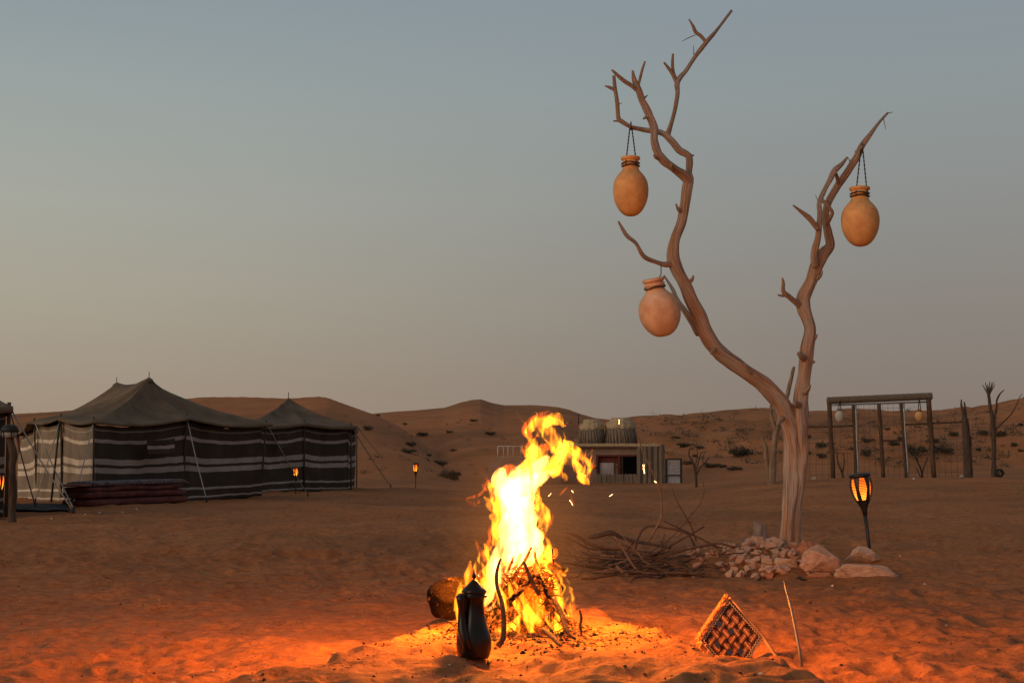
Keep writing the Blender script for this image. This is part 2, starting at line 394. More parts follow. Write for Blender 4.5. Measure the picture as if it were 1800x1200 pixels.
def roof_mesh(eave, ridge, sag=0.16, drop=0.05, nv=16, per=10, curl=0.12, over=0.14):
    """eave: closed list of points (posts), ridge: list of peaks, concave canvas slung between"""
    n = len(eave); loop = []; cen = sum((Vector(e) for e in eave), Vector())/n
    for i in range(n):
        a, b = Vector(eave[i]), Vector(eave[(i+1) % n])
        for k in range(per):
            t = k/per; p = a.lerp(b, t); p.z -= drop*math.sin(PI*t)*min(1.6, (b-a).length/2)
            h = (p-cen); h.z = 0; h.normalize(); p += h*over*(1-0.35*math.sin(PI*t)); loop.append((p, abs(t-0.5)*2))
    vs = []; uvs = []; fs = []; m = len(loop)
    tops = []
    for p, c in loop:
        best = None
        if len(ridge) == 1: best = Vector(ridge[0])
        else:
            a, b = Vector(ridge[0]), Vector(ridge[1]); ab = b-a
            t = max(0, min(1, (Vector((p.x, p.y, 0))-Vector((a.x, a.y, 0))).dot(Vector((ab.x, ab.y, 0)))/Vector((ab.x, ab.y, 0)).length_squared))
            best = a.lerp(b, t); best.z -= 0.10*math.sin(PI*t)
        tops.append(best)
    for j in range(nv+1):
        v = j/nv
        for i, (p, c) in enumerate(loop):
            q = tops[i].lerp(p, v)
            q.z -= sag*math.sin(PI*v**0.8)*(1-0.45*c**3)
            q.z += 0.015*mnoise.noise(Vector((q.x*2, q.y*2, v*3)))
            vs.append(q); uvs.append((i/m, v))
    for i, (p, c) in enumerate(loop):                       # hanging hem
        q = Vector(p); q.z -= curl*(0.8+0.3*mnoise.noise(Vector((i*0.3, 0, 1)))); vs.append(q); uvs.append((i/m, 1.05))
    for j in range(nv+1):
        for i in range(m):
            i2 = (i+1) % m; fs.append((j*m+i, j*m+i2, (j+1)*m+i2, (j+1)*m+i))
    mb = MB(); mb.add(vs, fs, uvs); return mb
def rope(mb, a, b, r=0.011, sag=0.05):
    a, b = Vector(a), Vector(b)
    mb.tube([a.lerp(b, t/8)-Vector((0, 0, sag*math.sin(PI*t/8))) for t in range(9)], r, 6)

def tent(name, label, eaves, base_d, peaks, walls, ropes, flaps, finials):
    pass
# --- large tent, two peaks
C = P(165, 741, 27.7); M = P(328, 735, 30.0); E = P(468, 745, 32.2)
A_ = P(107, 735, 28.9); Bc = P(60, 742, 30.0); D = P(32, 763, 31.4)
back = D-C
Fp = E+Vector((back.x, back.y, 0.0)); Mb = (Fp+D)/2+Vector((0, 0, 0.25)); Em = (E+Fp)/2
P1 = P(262, 663, 30.6); P2 = P(205, 672, 32.6)
def gz(v): return Vector((v.x, v.y, H1(v.x, v.y)))
tA = thing('bedouin_tent', 'large two-peaked brown tent with grey striped walls and a pale side', 'tent', gz(C))
roof_mesh([C, M, E, Em, Fp, Mb, D, Bc, A_], [P1, P2], sag=0.26, drop=0.07, curl=0.05).build('roof', ROOF, tA, solid=0.015)
def inset(v, k=0.10, dz=-0.05):
    c = (P1+P2)/2; h = Vector((c.x-v.x, c.y-v.y, 0)).normalized(); return v+h*k+Vector((0, 0, dz))
for i, (a, b, m_, fo, sg) in enumerate(((C, M, WOVEN, 0.055, 0.09), (M, E, WOVEN, 0.05, 0.10), (E, Fp, WOVEN, 0.03, 0.05), (Fp, D, WOVEN, 0.03, 0.05), (A_, C, WOVEN2, 0.045, 0.09), (Bc, A_, WOVEN2, 0.06, 0.07), (D, Bc, WOVEN2, 0.08, 0.04))):
    mb = MB(); at, bt = inset(a), inset(b); wall(mb, at, bt, gz(at)-Vector((0,0,0.01)), gz(bt)-Vector((0,0,0.01)), fo, sg, seed=i*3.7)
    o = mb.build('wall', m_, tA, solid=0.012)
    if m_ is WOVEN2: o['label'] = 'tan wall panel with cream stripes'
for v in (C, M, E, A_, Bc, D, Fp):
    b = gz(v); MB().tube([inset(b, .10, 0), v+Vector((0, 0, 0.09))], 0.018, 8).build('post', POLE, tA)
for pk in (P1, P2):
    MB().lathe([(0.11, -0.09), (0.075, -0.02), (0.025, 0.01), (0.009, 0.02), (0.008, 0.13), (0.003, 0.14)], pk+Vector((0, 0, -0.02)), 12).build('finial', ROOF, tA)
def flap(px0, py0, px1, py1, d, parent, k=0.14):
    a, b, c, e = P(px0, py0, d-k), P(px1, py0-2, d+0.35-k), P(px0, py1, d-k-0.03), P(px1, py1-2, d+0.35-k-0.03)
    mb = MB(); wall(mb, a, b, c, e, 0.015, 0.02, 3, 10, 8, 0.10, 0.30)
    return mb
flap(259, 772, 307, 800, 28.95, tA).build('window_flap', WOVEN, tA, solid=0.02)
def stake(v, parent): MB().tube([v-Vector((0,0,0.05)), v+Vector((0, 0.0, 0.09))], 0.018, 6).build('stake', IRON, parent)
for (a, bpx, bd) in ((C, (128, 892), None), (M, (363, 883), None), (E, (541, 872), None), (Bc, (130, 903), None), (A_, (62, 884), None)):
    g = G(*bpx); mb = MB(); rope(mb, a+Vector((0, 0, 0.03)), g+Vector((0, 0, 0.05))); mb.build('guy_rope', ROPE, tA); stake(g, tA)
# door strap and a dark pole leaning outside the pale side
g = G(90, 882); MB().tube([g, P(105, 742, 28.6)], 0.02, 6).build('side_pole', IRON, tA)
# --- smaller tent, one peak
def px_at(v): return v
C2 = P(436, 746, 37.0); M2 = P(535, 744, 39.5); E2 = P(617, 749, 41.0); F2 = E2+Vector((-0.22, 3.6, 0)); D2 = C2+Vector((-0.5, 4.0, 0)); L2 = (C2+D2)/2
tB = thing('bedouin_tent', 'smaller single-peaked striped tent behind the large tent', 'tent', gz((C2+E2)/2))
PK = P(507, 700, 41.2)
roof_mesh([C2, M2, E2, F2, D2], [PK], sag=0.16, drop=0.05, curl=0.09).build('roof', ROOF, tB, solid=0.015)
P1s, P2s = P1, P2
P1 = P2 = PK
for i, (a, b) in enumerate(((C2, M2), (M2, E2), (E2, F2), (F2, D2), (D2, C2))):
    mb = MB(); at, bt = inset(a), inset(b); wall(mb, at, bt, gz(at)-Vector((0,0,0.01)), gz(bt)-Vector((0,0,0.01)), 0.04, 0.09, seed=i*5.1+2)
    mb.build('wall', WOVEN, tB, solid=0.012)
P1, P2 = P1s, P2s
for v in (C2, M2, E2, F2): MB().tube([gz(v)+Vector((0, .12, 0)), v+Vector((0, 0, 0.10))], 0.02, 8).build('post', POLE, tB)
MB().lathe([(0.10, -0.09), (0.07, -0.02), (0.03, 0.03), (0.012, 0.05), (0.010, 0.20), (0.003, 0.21)], PK+Vector((0, 0, -0.03)), 12).build('finial', ROOF, tB)
flap(488, 765, 511, 789, 38.1, tB).build('window_flap', WOVEN, tB, solid=0.02)
for (a, q) in ((M2, (548, 856)), (E2, (687, 857)), (E2+Vector((0.1,0.5,0)), (672, 806)), (C2, (540, 858))):
    g = G(*q); mb = MB(); rope(mb, a+Vector((0, 0, 0.03)), g+Vector((0, 0, 0.04)), 0.015); mb.build('guy_rope', ROPE, tB); stake(g, tB)
# --- sliver of a third tent at the frame's edge
T3 = [P(16, 716, 22.6), P(-90, 716, 21.4), P(-190, 700, 25.5), P(-30, 716, 26.8)]
tC = thing('bedouin_tent', 'dark striped tent cut off by the picture edge behind the lamp post', 'tent', gz(T3[0]))
PK3 = P(-80, 640, 24.2)
roof_mesh(T3, [PK3], sag=0.16, drop=0.05, curl=0.1).build('roof', ROOF, tC, solid=0.015)
P1 = P2 = PK3
for i in range(4):
    a, b = T3[i], T3[(i+1) % 4]; at, bt = inset(a, 0.12), inset(b, 0.12); mb = MB(); wall(mb, at, bt, gz(at), gz(bt), 0.02, 0.05, seed=i*2.2); mb.build('wall', WOVEN, tC, solid=0.012)
P1, P2 = P1s, P2s
MB().tube([gz(T3[0]), T3[0]+Vector((0, 0, 0.08))], 0.03, 8).build('post', POLE, tC)
for q in ((128, 902), (62, 893)):
    g = G(*q); mb = MB(); rope(mb, T3[0]+Vector((0, 0, 0.03)), g+Vector((0, 0, 0.04)), 0.012); mb.build('guy_rope', ROPE, tC); stake(g, tC)

# ---------------- folded mattresses and rug in front of the large tent
RED = mat('maroon_wool', (0.16, 0.050, 0.036), 0.95, (0.075, 0.026, 0.022), 5, 0.5, 60)
GREYR = mat('patterned_grey_rug', (0.19, 0.15, 0.145), 0.95, (0.05, 0.035, 0.04), 9, 0.5, 60, stretch=(3, 3, 3), sharp=(0.42, 0.56))
RUST = mat('rust_fringe', (0.24, 0.085, 0.055), 0.95, None, 30, 0.4)
a0 = G(150, 892); b0 = B(334, 28.3); ax = (b0-a0); Lr = ax.length; ax.normalize(); nr = Vector((-ax.y, ax.x, 0))
if nr.y < 0: nr = -nr
def slab(z0, z1, w, x0, x1, seed, rr=0.45, n=40):
    mb = MB(); vs = []; uvs = []; seg = 18; rows = n+1
    for i in range(rows):
        t = x0+(x1-x0)*i/n; e = min(1, (i+0.4)/2.0, (n-i+0.4)/2.0)
        for k in range(seg):
            th = 2*PI*k/seg; cx = math.copysign(abs(math.cos(th))**rr, math.cos(th)); cz = math.copysign(abs(math.sin(th))**rr, math.sin(th))
            zc = (z0+z1)/2; wob = 1+0.10*mnoise.noise(Vector((t*3, th, seed)))
            p = a0+ax*t+nr*(0.30+cx*w/2*(0.85+0.15*e)*wob)+Vector((0, 0, zc+cz*(z1-z0)/2*(0.7+0.3*e)*wob + 0.02*mnoise.noise(Vector((t*1.4, 0, seed)))))
            vs.append(p); uvs.append((k/seg, t))
    fs = [(i*seg+k, i*seg+(k+1) % seg, (i+1)*seg+(k+1) % seg, (i+1)*seg+k) for i in range(n) for k in range(seg)]
    fs += [tuple(range(seg))[::-1], tuple(n*seg+k for k in range(seg))]
    return mb.add(vs, fs, uvs)
g1 = 'folded bedding piled in front of the large tent'
for k, (z0, z1, w, x0, x1, lab) in enumerate(((0.0, 0.15, 0.72, 0.05, Lr, 'maroon folded mattress lying on the sand, bottom of the pile'), (0.14, 0.27, 0.70, 0.02, Lr-0.05, 'maroon folded mattress in the middle of the pile'), (0.26, 0.36, 0.66, 0.04, Lr-0.12, 'rusty red folded mattress under the grey rug'))):
    tag(slab(z0, z1, w, x0, x1, k*4+1).build('folded_mattress', RED, None, org=a0), lab, 'mattress', g1)
rg = thing('folded_rug', 'grey patterned rug with rust ends on top of the maroon mattresses', 'rug', a0)
slab(0.35, 0.45, 0.66, 0.12, Lr-0.02, 21).build('rug_cloth', GREYR, rg)
slab(0.36, 0.40, 0.60, -0.08, 0.16, 25, n=8).build('rug_end', RUST, rg); slab(0.37, 0.40, 0.60, Lr-0.06, Lr+0.10, 27, n=8).build('rug_end', RUST, rg)
MATM = mat('dark_ground_mat', (0.055, 0.045, 0.045), 0.95, (0.03, 0.025, 0.025), 6, 0.4)
m0, m1, m2, m3 = G(-60, 902), G(128, 901), G(116, 888), G(-40, 886)
mb = MB()
def mfn(u, v):
    p = m0.lerp(m1, u).lerp(m3.lerp(m2, u), v); p.z = H1(p.x, p.y)+0.03+0.008*mnoise.noise(p*3); return p
mb.grid(mfn, 30, 12); tag(mb.build('ground_mat', MATM, None, solid=0.01), 'dark mat spread on the sand beside the pale side of the large tent', 'mat')

# ================================================================== big dead tree
def wood_mat():
    m = bpy.data.materials.new('bleached_dead_wood'); m.use_nodes = True; nt = m.node_tree; n = nt.nodes; l = nt.links
    b = n['Principled BSDF']; b.inputs['Roughness'].default_value = 0.8; b.inputs['Specular IOR Level'].default_value = 0.2
    t = n.new('ShaderNodeUVMap')
    def nz(st, sc, det=6, rough=0.65):
        # wrap u round the limb with sine and cosine so that the grain has no seam
        s = n.new('ShaderNodeSeparateXYZ'); l.new(t.outputs[0], s.inputs[0])
        k = n.new('ShaderNodeMath'); k.operation = 'MULTIPLY'; l.new(s.outputs['X'], k.inputs[0]); k.inputs[1].default_value = 2*PI
        tw = n.new('ShaderNodeMath'); tw.operation = 'MULTIPLY_ADD'; l.new(s.outputs['Y'], tw.inputs[0]); tw.inputs[1].default_value = 0.9; l.new(k.outputs[0], tw.inputs[2])
        c = n.new('ShaderNodeMath'); c.operation = 'COSINE'; l.new(tw.outputs[0], c.inputs[0]); d = n.new('ShaderNodeMath'); d.operation = 'SINE'; l.new(tw.outputs[0], d.inputs[0])
        cb = n.new('ShaderNodeCombineXYZ'); l.new(c.outputs[0], cb.inputs[0]); l.new(d.outputs[0], cb.inputs[1]); l.new(s.outputs['Y'], cb.inputs[2])
        mp = n.new('ShaderNodeMapping'); mp.inputs['Scale'].default_value = st; l.new(cb.outputs[0], mp.inputs[0])
        x = n.new('ShaderNodeTexNoise'); x.inputs['Scale'].default_value = sc; x.inputs['Detail'].default_value = det; x.inputs['Roughness'].default_value = rough
        l.new(mp.outputs[0], x.inputs['Vector']); return x
    g = nz((4.6, 4.6, 1.2), 1.6, 9, 0.78); r = ramp(nt, [(0.38, (0.05,0.03,0.022)), (0.43, (0.31,0.235,0.185)), (0.50, (0.51,0.42,0.35)), (0.66, (0.66,0.59,0.53))]); l.new(g.outputs['Fac'], r.inputs[0])
    p = nz((0.7, 0.7, 1.6), 1.2, 3); r2 = ramp(nt, [(0.40, (0.97, 0.95, 0.97)), (0.60, (0.92, 0.66, 0.48))]); l.new(p.outputs['Fac'], r2.inputs[0])
    mu = n.new('ShaderNodeMix'); mu.data_type = 'RGBA'; mu.blend_type = 'MULTIPLY'; mu.inputs[0].default_value = 1
    l.new(r.outputs[0], mu.inputs[6]); l.new(r2.outputs[0], mu.inputs[7]); l.new(mu.outputs[2], b.inputs['Base Color'])
    bp = n.new('ShaderNodeBump'); bp.inputs['Strength'].default_value = 0.8; bp.inputs['Distance'].default_value = 0.03; g3_ = nz((7, 7, 2.2), 2.2, 6); am = n.new('ShaderNodeMath'); am.operation = 'ADD'; l.new(g.outputs['Fac'], am.inputs[0]); l.new(g3_.outputs['Fac'], am.inputs[1])
    l.new(am.outputs[0], bp.inputs['Height']); l.new(bp.outputs[0], b.inputs['Normal'])
    return m
WOOD = wood_mat()
TD = 12.5
tree = thing('dead_tree', 'tall forked bleached dead tree standing in a ring of stones, hung with three clay jars', 'tree', B(1390, TD))
mb = MB()
pxtube(mb, [(1396,985,35,.02),(1394,950,29),(1396,900,29),(1402,850,31),(1406,800,31),(1405,765,33),(1405,735,33),(1408,700,28),(1411,670,26),(1415,640,26),(1419,610,26),(1424,580,23),(1420,560,24),(1413,540,26),(1413,522,25),(1424,498,22),(1434,470,25),(1445,448,24),(1459,432,17),(1456,410,16),(1451,386,14),(1456,357,14),(1472,328,14),(1489,303,14),(1507,276,14),(1514,259,12),(1527,240,9),(1543,218,6),(1561,198,4)], TD, 6, 28, 0.22, 1, groove=0.17, twist=1.2)
pxtube(mb, [(1383,985,27,-.06),(1382,950,24,-.06),(1386,900,24,-.05),(1390,850,30,-.03),(1393,800,32,0),(1392,770,33,0),(1388,745,34,0),(1380,722,34,-.02),(1366,700,33,-.05),(1335,671,30,-.12),(1295,642,29,-.2),(1264,619,29,-.25),(1241,588,30,-.3),(1230,557,28,-.3),(1216,528,26,-.3),(1201,495,25,-.3),(1189,470,24,-.3),(1183,450,23,-.3),(1187,420,20,-.3),(1198,390,19,-.28),(1204,360,19,-.26),(1207,335,20,-.25),(1211,314,18,-.24),(1214,305,8,-.24)], TD, 6, 28, 0.22, 5, groove=0.17, twist=1.2)
mb.build('trunk', WOOD, tree)
def br(pts, seed, seg=12, name='branch', wob=0.2):
    m_ = MB(); pxtube(m_, pts, TD, 5, seg, wob, seed, groove=0.15, wobs=10); m_.build(name, WOOD, tree)
br([(1212,325,16,-.25),(1205,311,19,-.27),(1186,297,16,-.32),(1168,284,17,-.36),(1156,268,16,-.38),(1150,246,15,-.38),(1150,224,16,-.38),(1141,203,15,-.4),(1130,179,14,-.42),(1122,157,13,-.45),(1115,141,10,-.45),(1112,124,4,-.46)], 11, 14)
br([(1122,150,6,-.45),(1129,123,5,-.46),(1134,108,3.5,-.47)], 12, 8)
br([(1119,158,9,-.45),(1112,152,9,-.47),(1095,141,8,-.5),(1082,129,6,-.52),(1075,123,3,-.53)], 13, 8)
br([(1209,322,13,-.2),(1210,309,14,-.15),(1212,280,15,-.1),(1206,271,14,-.08),(1194,264,14,-.05),(1179,246,13,-.05),(1166,235,12,-.05),(1151,231,11,-.05),(1130,228,9,-.05),(1109,223,8,-.1),(1093,214,9,-.12),(1087,207,9,-.12),(1085,181,8,-.15),(1081,155,8,-.17),(1079,133,7,-.2)], 14, 12)
br([(1172,242,12,-.05),(1175,232,11,-.03),(1179,220,8,0),(1186,195,8,.05),(1191,165,9,.1),(1191,144,11,.1),(1207,123,8,.15),(1221,101,8,.18),(1242,74,9,.2),(1261,52,6,.25),(1286,19,5,.3)], 15, 10)
br([(1191,148,9,.1),(1186,137,8,.1),(1178,124,7,.08),(1167,110,4,.05)], 16, 8)
br([(1189,142,7,.1),(1184,128,6,.1),(1182,113,6,.1),(1183,95,4.5,.1)], 17, 8)
br([(1242,76,7,.2),(1232,64,7,.2),(1223,57,7,.2),(1218,46,6,.2),(1211,34,3,.2)], 18, 8)
br([(1222,62,2,.2),(1210,67,2,.2),(1199,73,1,.2)], 19, 5, 'thorn'); br([(1220,99,2.4,.18),(1219,80,1,.18)], 20, 5, 'thorn')
br([(1080,158,6,-.17),(1072,154,6,-.17),(1063,151,2,-.17)], 21, 6, 'thorn'); br([(1088,213,4,-.12),(1078,213,3,-.12)], 22, 6, 'thorn')
br([(1088,183,2,-.15),(1094,181,1,-.15)], 23, 5, 'thorn'); br([(1133,172,4,-.4),(1139,167,1.2,-.4)], 24, 5, 'thorn')
br([(1212,274,6,-.1),(1220,273,3,-.1)], 25, 6, 'thorn')
br([(1184,462,14,-.3),(1170,465,11,-.34),(1155,461,9,-.37),(1132,451,9,-.42),(1118,428,7,-.47),(1101,413,8,-.5),(1087,389,4,-.55)], 26, 10)
br([(1228,586,15,-.28),(1220,572,14,-.2),(1208,553,13,-.1),(1190,526,9,0),(1181,506,7,.05),(1167,484,3,.1)], 27, 10)
br([(1434,468,14,-.05),(1431,448,14,-.08),(1438,414,12,-.1),(1441,378,10,-.12),(1440,357,10,-.12),(1449,335,9,-.12),(1459,316,10,-.12),(1467,300,12,-.1),(1479,289,8,-.08),(1489,277,4,-.05)], 28, 12)
br([(1438,404,9,-.12),(1424,385,12,-.15),(1406,370,7,-.18),(1394,361,3,-.2)], 29, 10)
br([(1445,352,8,-.12),(1455,362,7,-.12),(1463,374,7,-.1),(1456,388,9,-.05),(1450,398,8,0)], 30, 8)
br([(1470,306,7,-.08),(1473,318,8,-.04),(1474,328,7,0)], 31, 8)
br([(1410,540,15,0),(1399,531,12,-.05),(1384,519,11,-.1),(1377,511,9,-.12),(1377,497,7,-.14),(1375,488,3,-.15)], 32, 10)
br([(1384,519,5,-.1),(1375,520,5,-.1),(1367,518,3,-.1)], 33, 6)
br([(1499,290,4,0),(1503,276,3,0),(1503,264,1,0)], 34, 5, 'thorn'); br([(1553,209,2,0),(1557,228,1,0)], 35, 5, 'thorn'); br([(1559,200,2.5,0),(1570,197,1,0)], 36, 5, 'thorn')
br([(1491,300,4,0),(1494,285,3,0),(1490,276,1,0)], 37, 5, 'thorn'); br([(1440,358,2,-.1),(1433,342,1,-.1)], 38, 5, 'thorn')
br([(1413,630,15,-.05),(1407,625,12,-.1),(1403,620,7,-.12)], 39, 8, 'knot'); br([(1404,712,14,-.05),(1398,709,10,-.12),(1397,703,5,-.14)], 40, 8, 'knot')
br([(1428,636,8,0),(1431,636,5,-.06)], 41, 8, 'knot'); br([(1184,300,8,-.36),(1181,291,9,-.43),(1180,288,5,-.45)], 42, 8, 'knot')
br([(1160,280,8,-.36),(1152,277,6,-.42),(1149,272,3,-.42)], 43, 8, 'knot')

for i_, q in enumerate([[(1318,655,14,-.2),(1312,646,8,-.24),(1309,638,4,-.26)],[(1258,612,12,-.3),(1252,618,7,-.36),(1250,622,4,-.38)],[(1196,372,9,-.3),(1191,366,6,-.33),(1188,358,3,-.34)],[(1208,498,10,-.3),(1216,492,7,-.32),(1219,484,3,-.33)],[(1426,600,9,0),(1433,594,6,-.03),(1437,587,2,-.04)],[(1436,490,9,-.02),(1443,484,5,-.04),(1446,476,2,-.05)],[(1136,206,7,-.42),(1131,209,4,-.44)],[(1414,690,12,-.05),(1421,684,8,-.1),(1424,676,4,-.12)],[(1375,735,12,-.1),(1369,742,7,-.16),(1366,747,4,-.18)]]):
    br(q, 60+i_, 8, 'knot')
# ---------------- clay jars hung in the tree
CLAY = mat('terracotta', (0.70, 0.37, 0.145), 0.75, (0.50, 0.245, 0.09), 7, 0.2, 22)
CLAY2 = mat('pale_terracotta', (0.66, 0.42, 0.27), 0.8, (0.46, 0.25, 0.145), 6, 0.2, 22)
CORD = mat('dark_cord', (0.055, 0.042, 0.035), 0.95, None, 80, 0.4)
JP = [(0.02,0),(0.22,0.004),(0.42,0.03),(0.62,0.085),(0.80,0.17),(0.94,0.28),(1.0,0.40),(0.985,0.50),(0.90,0.60),(0.74,0.68),(0.58,0.735),(0.48,0.775),(0.455,0.81),(0.455,0.85),(0.50,0.87),(0.505,0.885),(0.46,0.90),(0.455,0.925),(0.53,0.945),(0.55,0.965),(0.53,0.985),(0.44,0.99),(0.40,0.95),(0.36,0.86),(0.5,0.7),(0.2,0.3),(0.02,0.2)]
def densify(prof, n=3):
    q = spline(prof, n); return [(max(0.002, a), b) for a, b in q]
def jar(px, py0, py1, wpx, d, label, m=CLAY, tilt=0.0, cord_top=None, name='clay_jar', group='clay jars hanging in the tree', lean=0.0, loops=2, line=True, cr=0.0045):
    c = P(px, py1, d); top = P(px, py0, d); h = (top-c).length; R = wpx/2*d/F
    base = P(px, py1, d)
    Mx = Matrix.Rotation(tilt, 3, 'Y')@Matrix.Rotation(lean, 3, 'X')
    t = thing(name, label, 'jar', base, group)
    prof = [(a*R, b*h) for a, b in densify(JP)]
    MB().lathe(prof, base, 40, Mx).build('jar_body', m, t)
    for k in range(loops):
        zz = (0.835+0.045*k)*h
        ring = [base+Mx@Vector((math.cos(a)*R*0.50, math.sin(a)*R*0.50, zz+0.004*math.sin(a*3+k))) for a in np.linspace(0, 2*PI, 25)]
        MB().tube(ring, cr*1.5, 6, wob=0.3, wobs=60).build('cord_binding', CORD, t)
    if line:
        ring = [base+Mx@Vector((math.cos(a)*R*0.925, math.sin(a)*R*0.925, h*(0.575+0.012*math.sin(a*5)))) for a in np.linspace(0, 2*PI, 41)]
        MB().tube(ring, 0.0028, 5).build('incised_line', m, t)
    if cord_top is not None:
        for s in (-1, 1):
            a = base+Mx@Vector((s*R*0.30, -R*0.40, 0.85*h)); z = Vector(cord_top)+Vector((s*0.008, 0, 0))
            for ph in (0, PI):
                pts = []
                for k in range(41):
                    u = k/40; q = a.lerp(z, u); q.x += math.cos(u*34+ph)*cr*0.7; q.y += math.sin(u*34+ph)*cr*0.7; pts.append(q)
                MB().tube(pts, cr*0.8, 5).build('cord', CORD, t)
        # loop over the bough
        MB().tube([Vector(cord_top)+Vector((0, math.cos(a)*0.034, 0.012+math.sin(a)*0.034)) for a in np.linspace(0, 2*PI, 17)], cr, 6).build('cord_loop', CORD, t)
    return t
jar(1109, 275, 380, 63, TD-.12, 'clay jar hanging from the top of the left fork, beside the highest boughs', cord_top=P(1109, 224, TD-.1))
jar(1513, 328, 433, 67, TD-.05, 'clay jar hanging from the tip of the right fork', cord_top=P(1515, 262, TD-.03))
j3 = jar(1168, 487, 591, 74, TD-.45, 'paler tilted clay jar hanging low in front of the left fork', CLAY2, tilt=-0.20, lean=0.12, cord_top=None, line=False, loops=1)
mb = MB(); mb.tube([P(1162, 466, TD-.38), P(1162, 482, TD-.42), P(1156, 492, TD-.5), P(1150, 502, TD-.52)], 0.004, 6); mb.build('cord', CORD, j3)

# ================================================================== stones
STONE = [mat('limestone_pink', (0.50, 0.31, 0.22), 0.9, (0.33, 0.18, 0.12), 6, 0.6, 25), mat('limestone_pale', (0.52, 0.36, 0.27), 0.9, (0.33, 0.21, 0.15), 7, 0.6, 25), mat('limestone_ochre', (0.42, 0.19, 0.105), 0.9, (0.26, 0.115, 0.065), 6, 0.6, 25)]
def rock_mesh(seed, npts=16, sx=1, sy=1, sz=0.7, sub=0):
    rnd = random.Random(seed); bm = bmesh.new()
    for k in range(npts):
        v = Vector((rnd.gauss(0, 1), rnd.gauss(0, 1), rnd.gauss(0, 1))).normalized()*rnd.uniform(0.8, 1.1)
        bm.verts.new((v.x*sx, v.y*sy, v.z*sz))
    r = bmesh.ops.convex_hull(bm, input=bm.verts)
    bmesh.ops.delete(bm, geom=[g for g in r['geom_interior'] if isinstance(g, bmesh.types.BMVert)], context='VERTS')
    bmesh.ops.bevel(bm, geom=list(bm.edges), offset=0.045, segments=1, affect='EDGES')
    if sub:
        bmesh.ops.triangulate(bm, faces=bm.faces)
        bmesh.ops.subdivide_edges(bm, edges=bm.edges, cuts=sub, use_grid_fill=True)
        for v in bm.verts:
            q = v.co*1.8+Vector((seed, 0, 0)); v.co += v.co.normalized()*(0.12*mnoise.fractal(q, 1, 2, 4)+0.03*mnoise.noise(q*5))
    me = bpy.data.meshes.new('stone'); bm.to_mesh(me); bm.free()
    return me
RM = [rock_mesh(100+k, 8+k % 4, 1, random.uniform(0.7, 1.1), random.uniform(0.55, 0.9), 1) for k in range(14)]
for k, me in enumerate(RM): me.materials.append(STONE[(0, 1, 0, 1, 2)[k % 5]])
def stone(p, r, label, group, me=None, rot=None, sc=(1, 1, 1), name='stone', cat='stone'):
    o = bpy.data.objects.new(name, me or random.choice(RM)); COL.objects.link(o)
    o.location = p; o.scale = (r*sc[0], r*sc[1], r*sc[2]); o.rotation_euler = rot or (random.uniform(-.4, .4), random.uniform(-.4, .4), random.uniform(0, 6.28))
    return tag(o, label, cat, group)
def big(seed, px0, px1, py0, py1, d, label, m, npts=20, lean=0, sy=0.8, grp='largest stones of the ring round the tree'):
    d = G((px0+px1)/2, py1-3).y+0.06; w = (px1-px0)*d/F; h = (py1-py0)*d/F
    me = rock_mesh(seed, npts, 1, sy, 1, 3); me.materials.append(m)
    for p in me.polygons: p.use_smooth = False
    xs = [v.co.x for v in me.vertices]; zs = [v.co.z for v in me.vertices]
    c = P((px0+px1)/2, (py0+py1)/2, d)
    sxx, szz = w/(max(xs)-min(xs)), h/(max(zs)-min(zs))
    o = bpy.data.objects.new('stone', me); COL.objects.link(o)
    o.location = (c.x-(max(xs)+min(xs))/2*sxx, c.y, c.z-(max(zs)+min(zs))/2*szz-0.01)
    o.scale = (sxx, min(sxx, szz)*1.1, szz); o.rotation_euler = (0, lean, 0); return tag(o, label, 'stone', grp)
big(3, 1404, 1487, 955, 1008, 11.9, 'big rounded pink boulder beside the foot of the dead tree', STONE[0], 18, 0.15)
big(8, 1398, 1438, 948, 985, 12.3, 'tan wedge-shaped boulder leaning against the tree foot behind the pink boulder', STONE[2], 16, 0.3)
big(12, 1468, 1582, 988, 1017, 11.3, 'long flat ochre slab of rock at the outer end of the stone ring', STONE[1], 22, 0.05)
big(5, 1486, 1546, 957, 993, 12.2, 'grey-pink angular rock propped at the foot of the big garden torch', STONE[1], 18, -0.1)
for k, (x0, x1, y0, y1, lab) in enumerate([(1283,1330,963,985,'long rounded pink stone just below the short grey stump'),(1340,1388,953,972,'flat pale stone touching the trunk foot on its stump side'),(1330,1362,972,990,'pinkish stone in the centre of the heap under the pale flat one'),(1290,1316,975,996,'upright pink stone in front of the long rounded stone'),(1360,1408,978,1000,'pointed pale stone centred right below the trunk'),(1212,1245,985,1004,'broad pinkish stone nearest the firewood, lower one'),(1240,1262,965,982,'pale stone at the firewood end half under the branches'),(1333,1372,992,1008,'low pale stone at the front edge of the heap centre'),(1385,1402,955,976,'narrow whitish upright stone wedged against the trunk'),(1312,1345,985,1003,'pink stone low in the heap below the cut stump'),(1415,1462,1002,1018,'low ochre stone in front of the big pink boulder'),(1213,1240,975,988,'small pinkish stone nearest the firewood, upper one')]):
    big(40+k*3, x0, x1, y0, y1, 0, lab, STONE[(0,1,0,0,1,0,1,1,1,0,2,0)[k]], 12, random.uniform(-.3, .3), 0.8, 'medium stones of the heap round the tree')
rs = random.Random(5); ng = 0
